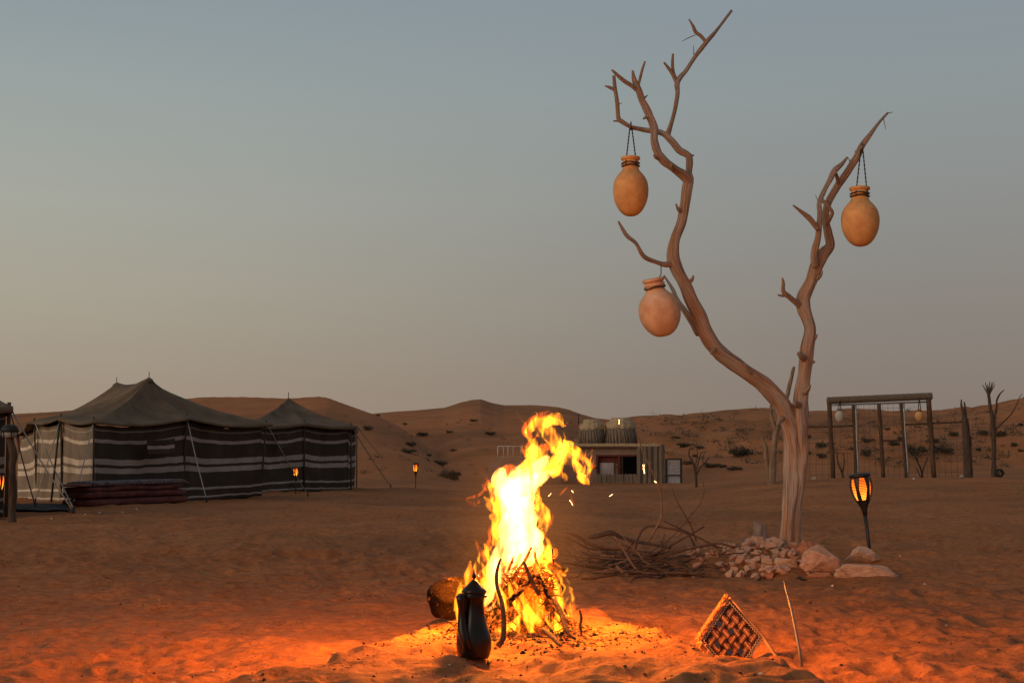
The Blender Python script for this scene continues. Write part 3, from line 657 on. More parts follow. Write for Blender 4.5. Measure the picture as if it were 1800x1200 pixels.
while ng < 215:
    px = rs.gauss(1345, 62); d = rs.uniform(10.9, 13.2)
    if not (1205 < px < 1480): continue
    p = B(px, d); e = 1-abs(px-1345)/140
    sz = rs.uniform(0.018, 0.055)*(0.75+0.5*e)
    hmax = 0.09*max(0, e)*max(0, 1-abs(d-12.1)/1.2)
    p.z += rs.uniform(0.1, 1)*hmax+sz*0.3
    o = stone(p, sz, None, None); tone = {'limestone_pink': 'pinkish', 'limestone_pale': 'pale', 'limestone_ochre': 'ochre'}[o.data.materials[0].name]
    zone = 'at the firewood end of the heap' if px < 1262 else 'below the grey stumps' if px < 1318 else 'in the middle of the heap' if px < 1365 else 'directly under the trunk' if px < 1412 else 'against the big pink boulder'
    row = 'front edge' if d < 11.7 else 'back' if d > 12.5 else 'centre'
    tag(o, f"{'tiny' if sz < .032 else 'small'} {tone} stone {zone}, on its {row}", 'stone', 'small stones heaped round the tree'); ng += 1
# ---------------- two grey stumps behind the stones
GREYW = mat('weathered_grey_wood', (0.26, 0.21, 0.19), 0.9, (0.12, 0.095, 0.085), 5, 0.8, 14, stretch=(5, 5, 0.8))
for (px, w, py, d, lab, ln) in ((1334, 26, 922, 13.3, 'broad grey cut stump standing behind the stone heap', 2), (1311, 17, 945, 13.1, 'short grey stump beside the broader one behind the stone heap', -2)):
    m_ = MB(); b_ = B(px, d); base_py = 985
    pxtube(m_, [(px, 985, w), (px+ln*0.5, 965, w*0.95), (px+ln, py+3, w*1.0), (px+ln, py, w*0.9)], d, 4, 18, 0.22, px, groove=0.3)
    tag(m_.build('tree_stump', GREYW, None, org=b_, smooth=False), lab, 'tree stump')

# ================================================================== firewood heap
TWIG = [mat('dry_twig', (0.115, 0.066, 0.044), 0.9, (0.06, 0.035, 0.024), 20, 0.5, 60), mat('dry_twig_pale', (0.22, 0.135, 0.09), 0.9, (0.13, 0.08, 0.055), 20, 0.5, 60), mat('dry_twig_dark', (0.075, 0.05, 0.04), 0.9, None, 20, 0.5, 60)]
def stick(pts, rads, m, name, label, cat, group, seg=7, seed=0, subs=0, rnd=random, sublen=0.16):
    t = MB(); t.tube(pts, rads, seg, wob=0.3, seed=seed, wobs=12)
    for k in range(subs):
        i = rnd.randrange(2, max(3, len(pts)-2)); a = Vector(pts[i]); dr = (Vector(pts[i+1])-a).normalized()
        q = Vector((rnd.gauss(0, 1), rnd.gauss(0, 1), rnd.gauss(0.1, 0.4))).normalized(); dr = (dr*0.8+q*0.8).normalized(); ln = rnd.uniform(0.3, 1)*sublen
        pp = [a]; 
        for j in range(4):
            dr = (dr+Vector((rnd.gauss(0, .25), rnd.gauss(0, .25), rnd.gauss(0, .25)))).normalized(); pp.append(pp[-1]+dr*ln/4)
        r0 = rads[i]*0.6; t.tube(pp, [r0, r0*.8, r0*.6, r0*.45, r0*.25], 5)
    return tag(t.build(name, m, None, org=Vector(pts[0])), label, cat, group)
rw = random.Random(12)
for k in range(66):
    px = rw.gauss(1115, 66); d = rw.uniform(10.7, 12.3)
    px = min(1235, max(1000, px)); e = max(0.15, 1-((px-1120)/165)**2)
    p = B(px, d); p.z += rw.uniform(0.01, 0.12)*e
    ln = rw.uniform(0.35, 1.15); az = rw.gauss(0, 0.75)+(PI if rw.random() < .5 else 0); el = rw.gauss(0, 0.10)
    dr = Vector((math.cos(az)*math.cos(el), math.sin(az)*math.cos(el), math.sin(el))); n = 9; pts = []
    q = p-dr*ln/2
    crv = Vector((rw.gauss(0, .05), rw.gauss(0, .05), rw.gauss(0, .07)))
    for i in range(n):
        pts.append(Vector(q)); dr = (dr+crv+Vector((rw.gauss(0, .19), rw.gauss(0, .19), rw.gauss(0, .11)))).normalized(); q = q+dr*ln/n
    for v in pts: v.z = max(v.z, H1(v.x, v.y)+0.008)
    r0 = rw.choice([0.005, 0.007, 0.009, 0.012, 0.017])*0.78; ti = rw.choice([0, 0, 1, 2, 0])
    lab = f"{'thin' if r0 < .0065 else 'thick' if r0 > .0091 else 'middling'} {('brown', 'pale', 'dark')[ti]} {'short' if ln < .6 else 'long'} branch {'at the flame end' if px < 1070 else 'at the stone end' if px > 1160 else 'in the middle'} of the firewood heap, {'front' if d < 11.3 else 'back' if d > 11.8 else 'inner'} layer"
    stick(pts, [r0*(1-0.6*i/n) for i in range(n)], TWIG[ti], 'dry_branch', lab, 'branch', 'branches of the firewood heap', 6, k, rw.choice([1, 2, 3]), rw, 0.2)
def pxstick(pts, d, m, name, label, cat, group=None, seg=7, seed=0, subs=0):
    sp_ = spline([tuple(p)+(0,)*(4-len(p)) for p in pts], 4); vs = [P(p[0], p[1], d+p[3]) for p in sp_]; rs_ = [max(0.001, p[2]/2*(d+p[3])/F) for p in sp_]
    return stick(vs, rs_, m, name, label, cat, group, seg, seed, subs)
g2 = 'long branches that stand out of the firewood heap'
pxstick([(1118,755,1.5),(1128,788,2.5),(1140,815,3),(1150,836,3.5),(1160,862,4),(1163,890,4.5),(1161,912,5),(1152,930,5),(1140,950,5)], 11.6, TWIG[1], 'dry_branch', 'tall thin curved branch sticking up out of the firewood heap', 'branch', g2, seed=1)
pxstick([(1033,945,3),(1045,943,9),(1062,938,8),(1075,936,9),(1090,943,6),(1110,950,7),(1140,955,5),(1180,962,5)], 11.4, TWIG[2], 'dry_branch', 'thick dark bent branch lying along the top of the firewood heap', 'branch', g2, seed=2)
pxstick([(995,936,2),(1015,942,5),(1035,955,6),(1060,962,6),(1100,966,5),(1140,980,5),(1180,972,5),(1230,960,5),(1265,955,4),(1290,962,4)], 11.3, TWIG[0], 'dry_branch', 'long branch stretched the whole length of the firewood heap to the stones', 'branch', g2, seed=3)
pxstick([(1080,942,3),(1092,958,3.5),(1103,978,4),(1112,992,4.5),(1126,1008,5)], 11.0, TWIG[1], 'dry_branch', 'straight pale stick leaning out of the front of the firewood heap', 'branch', g2, seed=4)
pxstick([(1083,994,5),(1093,1003,6),(1104,1011,6)], 10.9, TWIG[1], 'dry_branch', 'short thick pale broken end lying in front of the firewood heap', 'branch', g2, seed=5)
pxstick([(1116,968,4),(1122,945,4),(1130,930,4),(1145,924,4),(1175,928,4),(1205,935,4),(1217,950,4),(1222,965,4)], 11.8, TWIG[0], 'dry_branch', 'arching branch that makes a hoop at the top of the firewood heap', 'branch', g2, seed=6, subs=2)
pxstick([(1181,858,1),(1190,880,1.6),(1204,905,2),(1215,925,2.4),(1224,950,2.8)], 11.9, TWIG[0], 'dry_branch', 'thin twig standing up near the stone end of the firewood heap', 'branch', g2, seed=7, subs=2)
pxstick([(1166,915,2),(1190,926,3),(1210,936,3),(1235,948,3),(1262,962,4)], 12.0, TWIG[0], 'dry_branch', 'slanting branch running down from the firewood heap to the stump', 'branch', g2, seed=8, subs=3)

# ================================================================== garden torches
BLACK = mat('black_plastic', (0.022, 0.018, 0.016), 0.5, None, 30, spec=0.4)
def glow_mat():
    m = bpy.data.materials.new('torch_glow'); m.use_nodes = True; nt = m.node_tree; n = nt.nodes; l = nt.links; n.remove(n['Principled BSDF'])
    t = n.new('ShaderNodeTexCoord'); s = n.new('ShaderNodeSeparateXYZ'); l.new(t.outputs['Object'], s.inputs[0])
    nz = n.new('ShaderNodeTexNoise'); nz.inputs['Scale'].default_value = 18; l.new(t.outputs['Object'], nz.inputs['Vector'])
    ma = n.new('ShaderNodeMath'); ma.operation = 'MULTIPLY_ADD'; l.new(nz.outputs['Fac'], ma.inputs[0]); ma.inputs[1].default_value = 0.10; l.new(s.outputs['Z'], ma.inputs[2])
    mr = n.new('ShaderNodeMapRange'); mr.inputs['From Min'].default_value = 0.45; mr.inputs['From Max'].default_value = 0.67; l.new(ma.outputs[0], mr.inputs['Value'])
    r = ramp(nt, [(0.0, (0.9,0.16,0.01)), (0.25, (2.2,0.62,0.06)), (0.55, (1.6,0.30,0.02)), (1.0, (0.7,0.09,0.008))]); l.new(mr.outputs[0], r.inputs[0])
    e = n.new('ShaderNodeEmission'); e.inputs[1].default_value = 2.2; l.new(r.outputs[0], e.inputs[0]); l.new(e.outputs[0], n['Material Output'].inputs[0]); return m
GLOW = glow_mat()
def build_torch(loc, label, group):
    t = thing('garden_torch', label, 'garden torch', loc, group)
    z0 = 0.40                                     # bottom of the head; head 0.25 high, 0.18 wide
    prof = [(0.018, z0-0.06), (0.026, z0-0.02), (0.045, z0+0.02), (0.068, z0+0.07), (0.084, z0+0.13), (0.086, z0+0.17), (0.078, z0+0.215), (0.070, z0+0.235)]
    o_ = Vector(loc)
    MB().tube([o_+Vector((0, 0, -0.08)), o_+Vector((0, 0, 0.1)), o_+Vector((0, 0, z0-0.05))], [0.012, 0.014, 0.017], 10).build('stem', BLACK, t)
    MB().lathe([(0.017, z0-0.08), (0.022, z0-0.04), (0.036, z0+0.0), (0.056, z0+0.035), (0.058, z0+0.045), (0.02, z0+0.04)], o_, 24).build('cup', BLACK, t)
    MB().lathe([(0.074, z0+0.222), (0.084, z0+0.23), (0.086, z0+0.242), (0.078, z0+0.252), (0.03, z0+0.256), (0.002, z0+0.257)], o_, 24).build('cap', BLACK, t)
    MB().lathe([(0.002, z0+0.04), (0.046, z0+0.045), (0.060, z0+0.08), (0.070, z0+0.13), (0.072, z0+0.17), (0.066, z0+0.21), (0.002, z0+0.215)], o_, 24).build('light_panel', GLOW, t)
    def rad(z): return float(np.interp(z, [p[1] for p in prof], [p[0] for p in prof]))
    for k in range(6):
        a = k*PI/3-0.08
        mb = MB()
        def fn(u, v):
            z = z0+0.03+v*0.20; aa = a+(u-0.5)*(0.30+0.30*abs(v-0.5)*2)
            r = rad(z)+0.002; return o_+Vector((math.cos(aa)*r, math.sin(aa)*r, z))
        mb.grid(fn, 6, 12); mb.build('rib', BLACK, t, solid=0.004)
    for k in range(6):
        a = k*PI/3+PI/6-0.08
        for j in range(13):
            z = z0+0.055+j*0.0125; r = rad(z)-0.001
            mb = MB(); mb.tube([o_+Vector((math.cos(a+s)*r, math.sin(a+s)*r, z)) for s in np.linspace(-0.42, 0.42, 5)], 0.0024 if k % 2 else 0.0030, 4); mb.build('slat', BLACK, t)
    return t
tb = B(1523, 12.75); torch = build_torch(Vector((0, 0, 0)), 'large lit black garden torch stuck in the sand beside the dead tree', 'lit garden torches')
torch.location = tb+Vector((0, 0, -0.02)); tl = P(1511, 830, 12.75)
hgt_t = (tl-tb).length; torch.rotation_euler = (0, -math.atan2(tb.x-tl.x, tl.z-tb.z), 0); torch.scale = (1.0, 1.0, 1.0)
k = (tl.z-tb.z+0.02)/0.657; torch.scale = (k*1.0, k*1.0, k); 
for (px, pyb, pyt, d, lab) in ((5, 918, 830, 20.6, 'small lit torch in front of the wooden lamp post by the picture edge'), (523, 866, 820, 36.5, 'small lit torch between the two striped tents'), (732, 852, 813, 46, 'small lit torch alone on open sand between the tents and the campfire')):
    c = copy_tree(torch); b = B(px, d); c.location = b; hh = P(px, pyt, d).z-b.z; c.rotation_euler = (0, 0, random.uniform(0, 3)); s = hh/0.657
    c.scale = (s*0.85, s*0.85, s); c['label'] = lab

# ---------------- post with a lamp at the left edge
BARK = mat('dark_post_wood', (0.11, 0.07, 0.048), 0.9, (0.05, 0.032, 0.022), 5, 0.8, 14, stretch=(5, 5, 0.8))
lp = thing('lamp_post', 'crooked wooden post topped with a small dark lamp at the picture edge', 'lamp post', B(20, 20.7))
m_ = MB(); pxtube(m_, [(22, 930, 17), (21, 900, 15), (23, 860, 14), (21, 820, 13), (24, 800, 15), (19, 775, 13), (18, 755, 14)], 20.7, 4, 14, 0.25, 3, groove=0.2); m_.build('post', BARK, lp)
GLS = mat('pale_lamp_glass', (0.30, 0.27, 0.22), 0.3, None, 10)
ltop = P(17, 768, 20.7)
MB().lathe([(0.085, -0.01), (0.10, 0.0), (0.105, 0.07), (0.095, 0.075)], ltop, 16).build('lamp_glass', GLS, lp)
MB().lathe([(0.118, 0.07), (0.122, 0.10), (0.105, 0.145), (0.07, 0.17), (0.02, 0.18), (0.002, 0.182)], ltop, 18).build('lamp_cap', IRON, lp)
for k in range(6):
    a = k*PI/3; MB().tube([ltop+Vector((math.cos(a)*0.108, math.sin(a)*0.108, z)) for z in (-0.01, 0.08)], 0.008, 5).build('lamp_bar', IRON, lp)

# ================================================================== the gateway
PW = mat('brown_pole_wood', (0.125, 0.068, 0.040), 0.9, (0.055, 0.032, 0.02), 5, 0.6, 14, stretch=(4, 4, 0.7))
PIPE = mat('galvanised_pipe', (0.36, 0.34, 0.32), 0.45, (0.25, 0.23, 0.22), 12, metal=0.6)
WIRE = mat('rusty_wire', (0.09, 0.05, 0.035), 0.8, None, 20)
RW = mat('coir_rope', (0.20, 0.145, 0.10), 0.95, (0.10, 0.07, 0.05), 25, 0.6, 60)
GD = 50.0
gw = thing('gateway', 'rustic wooden gateway frame with a rope-wrapped beam', 'gateway', B(1545, GD))
def post(a, b, w, m, parent, d=GD, name='post', seed=0):
    m_ = MB(); pa = P(a[0], a[1], d); pb = P(b[0], b[1], d); pb.z = min(pb.z, H1(pb.x, pb.y)-0.05) if b[1] > 825 else pb.z
    n = 9; m_.tube([pa.lerp(pb, i/(n-1)) + Vector((0.005*math.sin(i*1.3+seed), 0, 0)) for i in range(n)], w/2*d/F, 8, wob=0.12, seed=seed); return m_.build(name, m, parent)
post((1457, 702), (1465, 843), 8, PW, gw, seed=1); post((1632, 699), (1642, 838), 9, PW, gw, seed=2)
pa, pb = P(1454, 704, GD), P(1638, 696, GD); n = 150
MB().tube([pa.lerp(pb, i/n) for i in range(n+1)], [0.108+0.020*abs(math.sin(i*1.05))+0.008*mnoise.noise(Vector((i*.3, 0, 0))) for i in range(n+1)], 10).build('wrapped_beam', RW, gw)
gate = thing('gate', 'tall double gate of poles, metal pipes and wire mesh inside the gateway', 'gate', B(1550, GD))
post((1500, 711), (1506, 842), 6.5, PW, gate, GD, seed=3); post((1545, 709), (1553, 842), 7, PW, gate, GD, seed=4); post((1584, 708), (1593, 841), 6, PW, gate, GD, seed=5)
post((1504, 711), (1509, 843), 3.5, PIPE, gate, GD-.1, 'pipe'); post((1588, 709), (1597, 841), 3.5, PIPE, gate, GD-.1, 'pipe'); post((1457, 712), (1632, 706), 3, PIPE, gate, GD, 'pipe')
post((1553, 774), (1590, 774), 3, PW, gate, GD, 'cross_bar'); post((1509, 841), (1597, 840), 2.5, WIRE, gate, GD, 'cross_bar')
def mesh_panel(x0, y0t, x1, y1t, parent, d=GD, nx=5, nz=7, yb=841):
    for i in range(nx+1):
        u = i/nx; a = P(x0+(x1-x0)*u, y0t+(y1t-y0t)*u, d); b = P(x0+(x1-x0)*u+2*u, yb, d); b.z = H1(b.x, b.y)
        MB().tube([a, a.lerp(b, .5)+Vector((0.01*math.sin(i*7), 0, 0)), b], 0.0042, 4).build('wire', WIRE, parent)
    for j in range(nz):
        v = (j+0.5)/nz; a = P(x0, y0t+(yb-y0t)*v, d); b = P(x1, y1t+(yb-y1t)*v, d)
        MB().tube([a, a.lerp(b, .5)+Vector((0, 0, -0.01)), b], 0.0042, 4).build('wire', WIRE, parent)
mesh_panel(1509, 711, 1547, 710, gate, GD, 4, 9); mesh_panel(1551, 710, 1590, 709, gate, GD, 4, 9)
fl = thing('wire_fence', 'thin rail and wire fence between the dead tree and the gateway', 'fence', B(1440, GD))
post((1405, 751), (1501, 748), 3.2, PW, fl, GD, 'rail'); mesh_panel(1412, 751, 1500, 748, fl, GD, 8, 5, 843)
fr = thing('wire_fence', 'thin rail and wire fence between the gateway and the cut trunk', 'fence', B(1660, GD))
post((1592, 746), (1696, 741), 3.2, PW, fr, GD, 'rail'); mesh_panel(1598, 746, 1692, 741, fr, GD, 9, 5, 839)
JW = mat('chalky_jar_clay', (0.50, 0.43, 0.34), 0.85, (0.40, 0.33, 0.25), 6, 0.2, 30)
g3 = 'jars hanging from the gateway beam'
jar(1476, 716, 742, 16, GD-.1, 'pale whitish jar hanging under the rope-wrapped beam near the tree-side post', JW, cord_top=P(1476, 706, GD-.1), group=g3, line=False, loops=1, cr=0.012)
jar(1616, 718, 740, 14.5, GD-.1, 'yellowish jar hanging under the rope-wrapped beam near the far post', CLAY, cord_top=P(1616, 702, GD-.1), group=g3, line=False, loops=1, cr=0.012)
# ---------------- trunks and bare trees round the gateway
def small_tree(name, label, d, limbs, m, base, cat='tree', group=None):
    t = thing(name, label, cat, B(base, d), group)
    for i, l_ in enumerate(limbs):
        m_ = MB(); pxtube(m_, l_, d, 4, 9, 0.3, i*3.3+base, groove=0.15, wobs=3); m_.build('trunk' if i == 0 else 'branch', m, t)
    return t
small_tree('dead_tree', 'cut dead trunk with a split top at the end of the wire fence', 49, [[(1703,850,17),(1702,820,16),(1699,780,15),(1697,745,13),(1694,728,8),(1690,712,5),(1690,702,3)], [(1697,745,8),(1697,725,5),(1695,706,3)], [(1702,800,8),(1706,778,5),(1706,766,3)]], BARK, 1702)
tw = [[(1747,848,11),(1747,800,9),(1746,760,10),(1744,735,8),(1740,712,6),(1738,695,5.5),(1736,685,4)], [(1748,760,6),(1748,735,5),(1752,715,4),(1752,705,4),(1757,693,3),(1765,685,1.5)], [(1750,755,4),(1762,743,3),(1776,729,2.6),(1786,713,2.2),(1792,698,1.5),(1797,692,1)]]
for (dx, dy) in ((-11, -8), (-6, -12), (-2, -9), (2, -14), (6, -12), (9, -13), (11, -8)): tw.append([(1738, 695, 3.5), (1738+dx*.5, 688+dy*.35, 2.5), (1738+dx, 684+dy, 1.3)])
small_tree('dead_tree', 'slim bare tree with a tuft of cut twigs on top, standing apart from the fence', 48, tw, BARK, 1747)
small_tree('dead_tree', 'twisted dead trunk showing behind the fork of the big tree', 44, [[(1356,862,17),(1357,830,15),(1359,795,13),(1363,765,12),(1368,745,12),(1376,715,10),(1385,690,9),(1390,668,8),(1394,650,7),(1396,644,4)], [(1352,862,10),(1351,830,10),(1347,805,9),(1346,785,8),(1342,773,5),(1338,768,3)], [(1364,760,9),(1357,738,8),(1355,718,6),(1356,705,3)]], mat('tan_dead_wood', (0.33, 0.21, 0.13), 0.9, (0.16, 0.10, 0.065), 5, 0.8, 14, stretch=(4, 4, 0.8)), 1354)
g4 = 'leafless bushes at the foot of the dunes'
small_tree('bare_bush', 'leafless bush between the small hut gate and the dead tree', 45, [[(1224,856,5),(1223,835,5),(1218,812,4),(1211,800,3),(1213,786,2)], [(1223,838,4),(1230,822,3),(1240,812,3),(1247,802,2)], [(1222,830,3),(1228,810,2.6),(1232,797,2),(1243,792,1.2)], [(1221,822,2.5),(1226,800,2),(1224,788,1)], [(1236,818,2),(1236,802,1.5),(1240,795,1)]], BARK, 1224, 'bush', g4)
small_tree('bare_bush', 'leafless bush inside the near side of the gateway', 51, [[(1485,850,5),(1480,830,4),(1473,812,3),(1471,797,2)], [(1481,832,3),(1484,812,2.5),(1482,796,1.5)]], BARK, 1485, 'bush', g4)
small_tree('bare_bush', 'leafless bush seen between the gate and the far post', 51, [[(1621,848,4.5),(1620,828,4),(1613,812,3),(1611,803,6)], [(1621,832,3),(1626,815,2.5),(1631,802,1.5)], [(1618,838,2.5),(1611,822,2)]], BARK, 1621, 'bush', g4)
bb = thing('dark_bundle', 'small dark tangled bundle lying at the foot of the slim bare tree', 'bundle', B(1757, 47.8))
rr = random.Random(3); m_ = MB(); c = P(1757, 831, 47.8)
for k in range(7):
    a1, a2 = rr.uniform(0, 3), rr.uniform(0, 3); Rm = Matrix.Rotation(a1, 3, 'Z')@Matrix.Rotation(a2*0.4+1.2, 3, 'X')
    m_.tube([c+Rm@Vector((math.cos(a)*0.13*rr.uniform(.9, 1.1), math.sin(a)*0.13, 0)) for a in np.linspace(0, 2*PI, 17)], 0.02, 6)
m_.build('coil', IRON, bb)

# ================================================================== hut and tanks
BD = 62.0
PLAS = mat('dusty_plaster', (0.30, 0.19, 0.14), 0.95, (0.22, 0.135, 0.10), 1.6, 0.5, 12)
REED = mat('reed_screen', (0.27, 0.20, 0.145), 0.95, (0.13, 0.092, 0.068), 5, 0.8, 12, stretch=(6, 6, 0.5))
THA = mat('pale_thatch', (0.50, 0.37, 0.22), 0.95, (0.32, 0.22, 0.13), 8, 0.7, 30)
REDW = mat('red_painted_wood', (0.14, 0.035, 0.025), 0.8, None, 10)
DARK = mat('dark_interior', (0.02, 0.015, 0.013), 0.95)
WPAN = mat('whitewashed_panel', (0.42, 0.36, 0.34), 0.8, (0.30, 0.25, 0.24), 4)
hut = thing('hut', 'low plaster hut with a red-framed doorway under two thatched tanks', 'hut', B(1100, BD))
def pbox(x0, x1, y0, y1, d, dep, name, m, parent, nm=True):
    a, b = P(x0, y1, d), P(x1, y0, d); m_ = MB(); m_.box(((a.x+b.x)/2, d+dep/2, (a.z+b.z)/2), (abs(b.x-a.x), dep, abs(b.z-a.z))); return m_.build(name, m, parent, smooth=False)
pbox(985, 1048, 786, 856, BD, 0.25, 'wall', PLAS, hut); pbox(1048, 1120, 786, 799, BD, 0.25, 'lintel_wall', PLAS, hut)
pbox(1048, 1122, 799, 858, BD+1.6, 0.2, 'wall', DARK, hut)
pbox(985, 1122, 784, 786.5, BD-0.2, 3.2, 'roof', PLAS, hut); pbox(985, 1160, 779, 784, BD-.3, 0.5, 'roof_edge', THA, hut)
pbox(1048.5, 1051.5, 799, 852, BD-.05, 0.2, 'door_frame', REDW, hut); pbox(1051.5, 1118, 799, 802, BD-.05, 0.2, 'door_frame', REDW, hut); pbox(1086, 1090, 802, 832, BD-.03, 0.15, 'door_frame', REDW, hut)
pbox(1051.5, 1086, 802, 813, BD+.1, 0.06, 'door_panel', REDW, hut); pbox(1054, 1079, 813, 838, BD+.08, 0.05, 'door_panel', WPAN, hut); pbox(1079.5, 1085.5, 803, 838, BD+.15, 0.05, 'door_panel', PLAS, hut)
pbox(1080, 1092, 818, 821, BD-.1, 0.08, 'door_bar', REDW, hut); pbox(1035, 1049, 819, 822, BD-.08, 0.06, 'door_bar', REDW, hut)
pbox(1091, 1095, 801, 833, BD+.05, 0.1, 'door_frame', POLE, hut)
k = 0
for x in np.arange(1048, 1120, 3.0):
    pbox(x, x+2.5, 833+0.8*math.sin(x*3), 857, BD-.25+0.02*math.sin(x*5), 0.06, 'plank', REED, hut)
for x in np.arange(1120, 1167, 2.7):
    pbox(x, x+2.4, 785+1.2*math.sin(x*2.3)-(3 if x > 1158 else 0), 857, BD-.3+0.05*math.sin(x*4), 0.08, 'reed_bundle', REED, hut)
def tank(x0, x1, yb, yt, lab):
    t = thing('water_tank', lab, 'water tank', P((x0+x1)/2, yb, BD+1.3), 'thatched tanks on the hut roof')
    c = P((x0+x1)/2, yb, BD+1.3); R = (x1-x0)/2*(BD+1.3)/F; hh = P(x0, yt, BD+1.3).z-c.z
    m_ = MB(); seg = 48; vs = []; prof = [(1.0, 0), (0.98, .3), (0.94, .62), (0.9, .66)]
    for r, z in prof:
        for k in range(seg): th = 2*PI*k/seg; rr_ = R*r*(1+0.05*mnoise.noise(Vector((th*9, z*1.5, x0)))); vs.append(c+Vector((math.cos(th)*rr_, math.sin(th)*rr_, z*hh)))
    fs = [(i*seg+k, i*seg+(k+1) % seg, (i+1)*seg+(k+1) % seg, (i+1)*seg+k) for i in range(3) for k in range(seg)]
    m_.add(vs, fs, [(k/seg, z) for _, z in prof for k in range(seg)]); m_.build('reed_skirt', REED, t)
    m_ = MB(); seg = 30; prof = [(0.96, .58), (1.0, .66), (0.93, .82), (0.72, .86), (0.68, .95), (0.55, 1.0), (0.02, 1.0)]; vs = []
    for r, z in prof:
        for k in range(seg): th = 2*PI*k/seg; rr_ = R*r*(1+0.08*mnoise.noise(Vector((math.cos(th)*4, math.sin(th)*4, z*4+x0)))); vs.append(c+Vector((math.cos(th)*rr_, math.sin(th)*rr_, z*hh+0.02*mnoise.noise(Vector((th*5, 0, x0))))))
    fs = [(i*seg+k, i*seg+(k+1) % seg, (i+1)*seg+(k+1) % seg, (i+1)*seg+k) for i in range(6) for k in range(seg)]
    m_.add(vs, fs, None); m_.build('thatch_cap', THA, t, smooth=False)
    for k in range(28):
        th = 2*PI*k/28+rr.uniform(0, .1); a = c+Vector((math.cos(th)*R*0.95, math.sin(th)*R*0.95, hh*0.64)); b = c+Vector((math.cos(th+.12)*R*1.06, math.sin(th+.12)*R*1.06, 0.0))
        MB().tube([a, b], [0.02, 0.045], 5).build('reed_bundle', REED, t)
tank(1018, 1062, 781, 737, 'narrower thatched water tank on the hut roof, nearer the flames'); tank(1064, 1118, 781, 734, 'wider thatched water tank on the hut roof')
MB().tube([P(1017, 745, BD+1), P(1017, 727, BD+1)], 0.02, 5).build('aerial', IRON, hut)
gt = thing('hut_gate', 'pale panelled gate with a grid beside the hut', 'gate', B(1185, BD))
pbox(1170, 1172.5, 806, 857, BD-.2, 0.06, 'gate_frame', IRON, gt); pbox(1196, 1199, 805, 857, BD-.2, 0.06, 'gate_frame', IRON, gt); pbox(1172.5, 1196, 805, 807.5, BD-.2, 0.06, 'gate_frame', IRON, gt); pbox(1161, 1196, 834, 836, BD-.21, 0.05, 'gate_frame', IRON, gt)
GP = mat('pale_grey_panel', (0.34, 0.34, 0.36), 0.7, (0.25, 0.25, 0.27), 6)
for i in range(5):
    for j in range(5): pbox(1173+i*4.6, 1177+i*4.6, 808.5+j*5.1, 813+j*5.1, BD-.15, 0.03, 'pane', GP, gt)
pbox(1173, 1196, 836.5, 852, BD-.15, 0.03, 'lower_panel', GP, gt)
lw = thing('terrace_wall', 'low dark earth wall under the white railing behind the flames', 'wall', B(900, BD-2))
pbox(858, 950, 812, 858, BD-2, 0.6, 'wall', PLAS, lw); pbox(868, 955, 803, 812, BD-1.7, 0.8, 'wall', PLAS, lw)
rl = thing('railing', 'white metal railing on the low wall behind the flames', 'railing', P(905, 805, BD-1.6))
RWH = mat('white_rail_paint', (0.55, 0.48, 0.44), 0.6)
for x in (875, 885, 893, 902, 915, 930, 945): MB().tube([P(x, 784, BD-1.6), P(x, 804, BD-1.6)], 0.022 if x in (875, 893) else 0.013, 6).build('upright', RWH, rl)
for y in (784, 803.5): MB().tube([P(875, y, BD-1.6), P(950, y, BD-1.6)], 0.018, 6).build('rail', RWH, rl)

# ================================================================== shrubs on the dunes
LEAF = [mat('grey_green_scrub', (0.090, 0.076, 0.050), 0.95, (0.05, 0.042, 0.03), 3), mat('olive_scrub', (0.105, 0.085, 0.048), 0.95, (0.055, 0.045, 0.028), 3)]
def shrub_mesh(seed, n=1500):
    rn = random.Random(seed); m_ = MB(); lobes = [(rn.uniform(-.75, .75), rn.uniform(-.5, .5), rn.uniform(0.0, .35), rn.uniform(.25, .5)) for _ in range(8)]
    for k in range(n):
        cx, cy_, cz, r = rn.choice(lobes); v = Vector((rn.gauss(0, 1), rn.gauss(0, 1), abs(rn.gauss(0, 1)))).normalized()*r*rn.uniform(.5, 1.08)
        p = Vector((cx+v.x, cy_+v.y, max(-.05, cz+v.z*0.9))); s = rn.uniform(.022, .06)
        a = Vector((rn.gauss(0, 1), rn.gauss(0, 1), rn.gauss(0, 1))).normalized(); b = a.cross(Vector((rn.gauss(0, 1), rn.gauss(0, 1), 1))).normalized()
        m_.add([p-a*s*1.6, p+b*s*.6, p+a*s*1.6, p-b*s*.6], [(0, 1, 2, 3)])
    for k in range(26):
        th = rn.uniform(0, 2*PI); e = Vector((math.cos(th)*rn.uniform(.3, 1), math.sin(th)*rn.uniform(.2, .8), rn.uniform(.3, .85))); m_.tube([Vector((e.x*.3, e.y*.3, -.05)), e], [.018, .006], 4)
    me = bpy.data.meshes.new('shrub'); me.from_pydata(m_.v, [], m_.f); return me
SM = [shrub_mesh(k) for k in range(6)]
for k, m_ in enumerate(SM): m_.materials.append(LEAF[k % 2])
def shrub(px, py, w, h, label, group, i=None):
    g = G(px, py+h*0.5)
    d = g.y; o = bpy.data.objects.new('desert_shrub', SM[i if i is not None else random.randrange(6)]); COL.objects.link(o)
    o.location = g-Vector((0, 0, 0.03)); s = w/2*d/F*0.95; o.scale = (s, s, h*d/F*1.35); o.rotation_euler = (0, 0, random.uniform(-.5, .5)); return tag(o, label, 'shrub', group)
gr = 'shrubs on the rough dune behind the gateway'
shrub(1300, 791, 58, 22, 'largest round grey shrub on the dune between the hut and the dead tree', 'large shrubs on the rough dune', 2)
shrub(1610, 790, 44, 22, 'bushy grey shrub right behind the gate, seen through the wire mesh', 'large shrubs on the rough dune', 4)
gs = 'shrubs on the smooth dune between the tents and the fire'
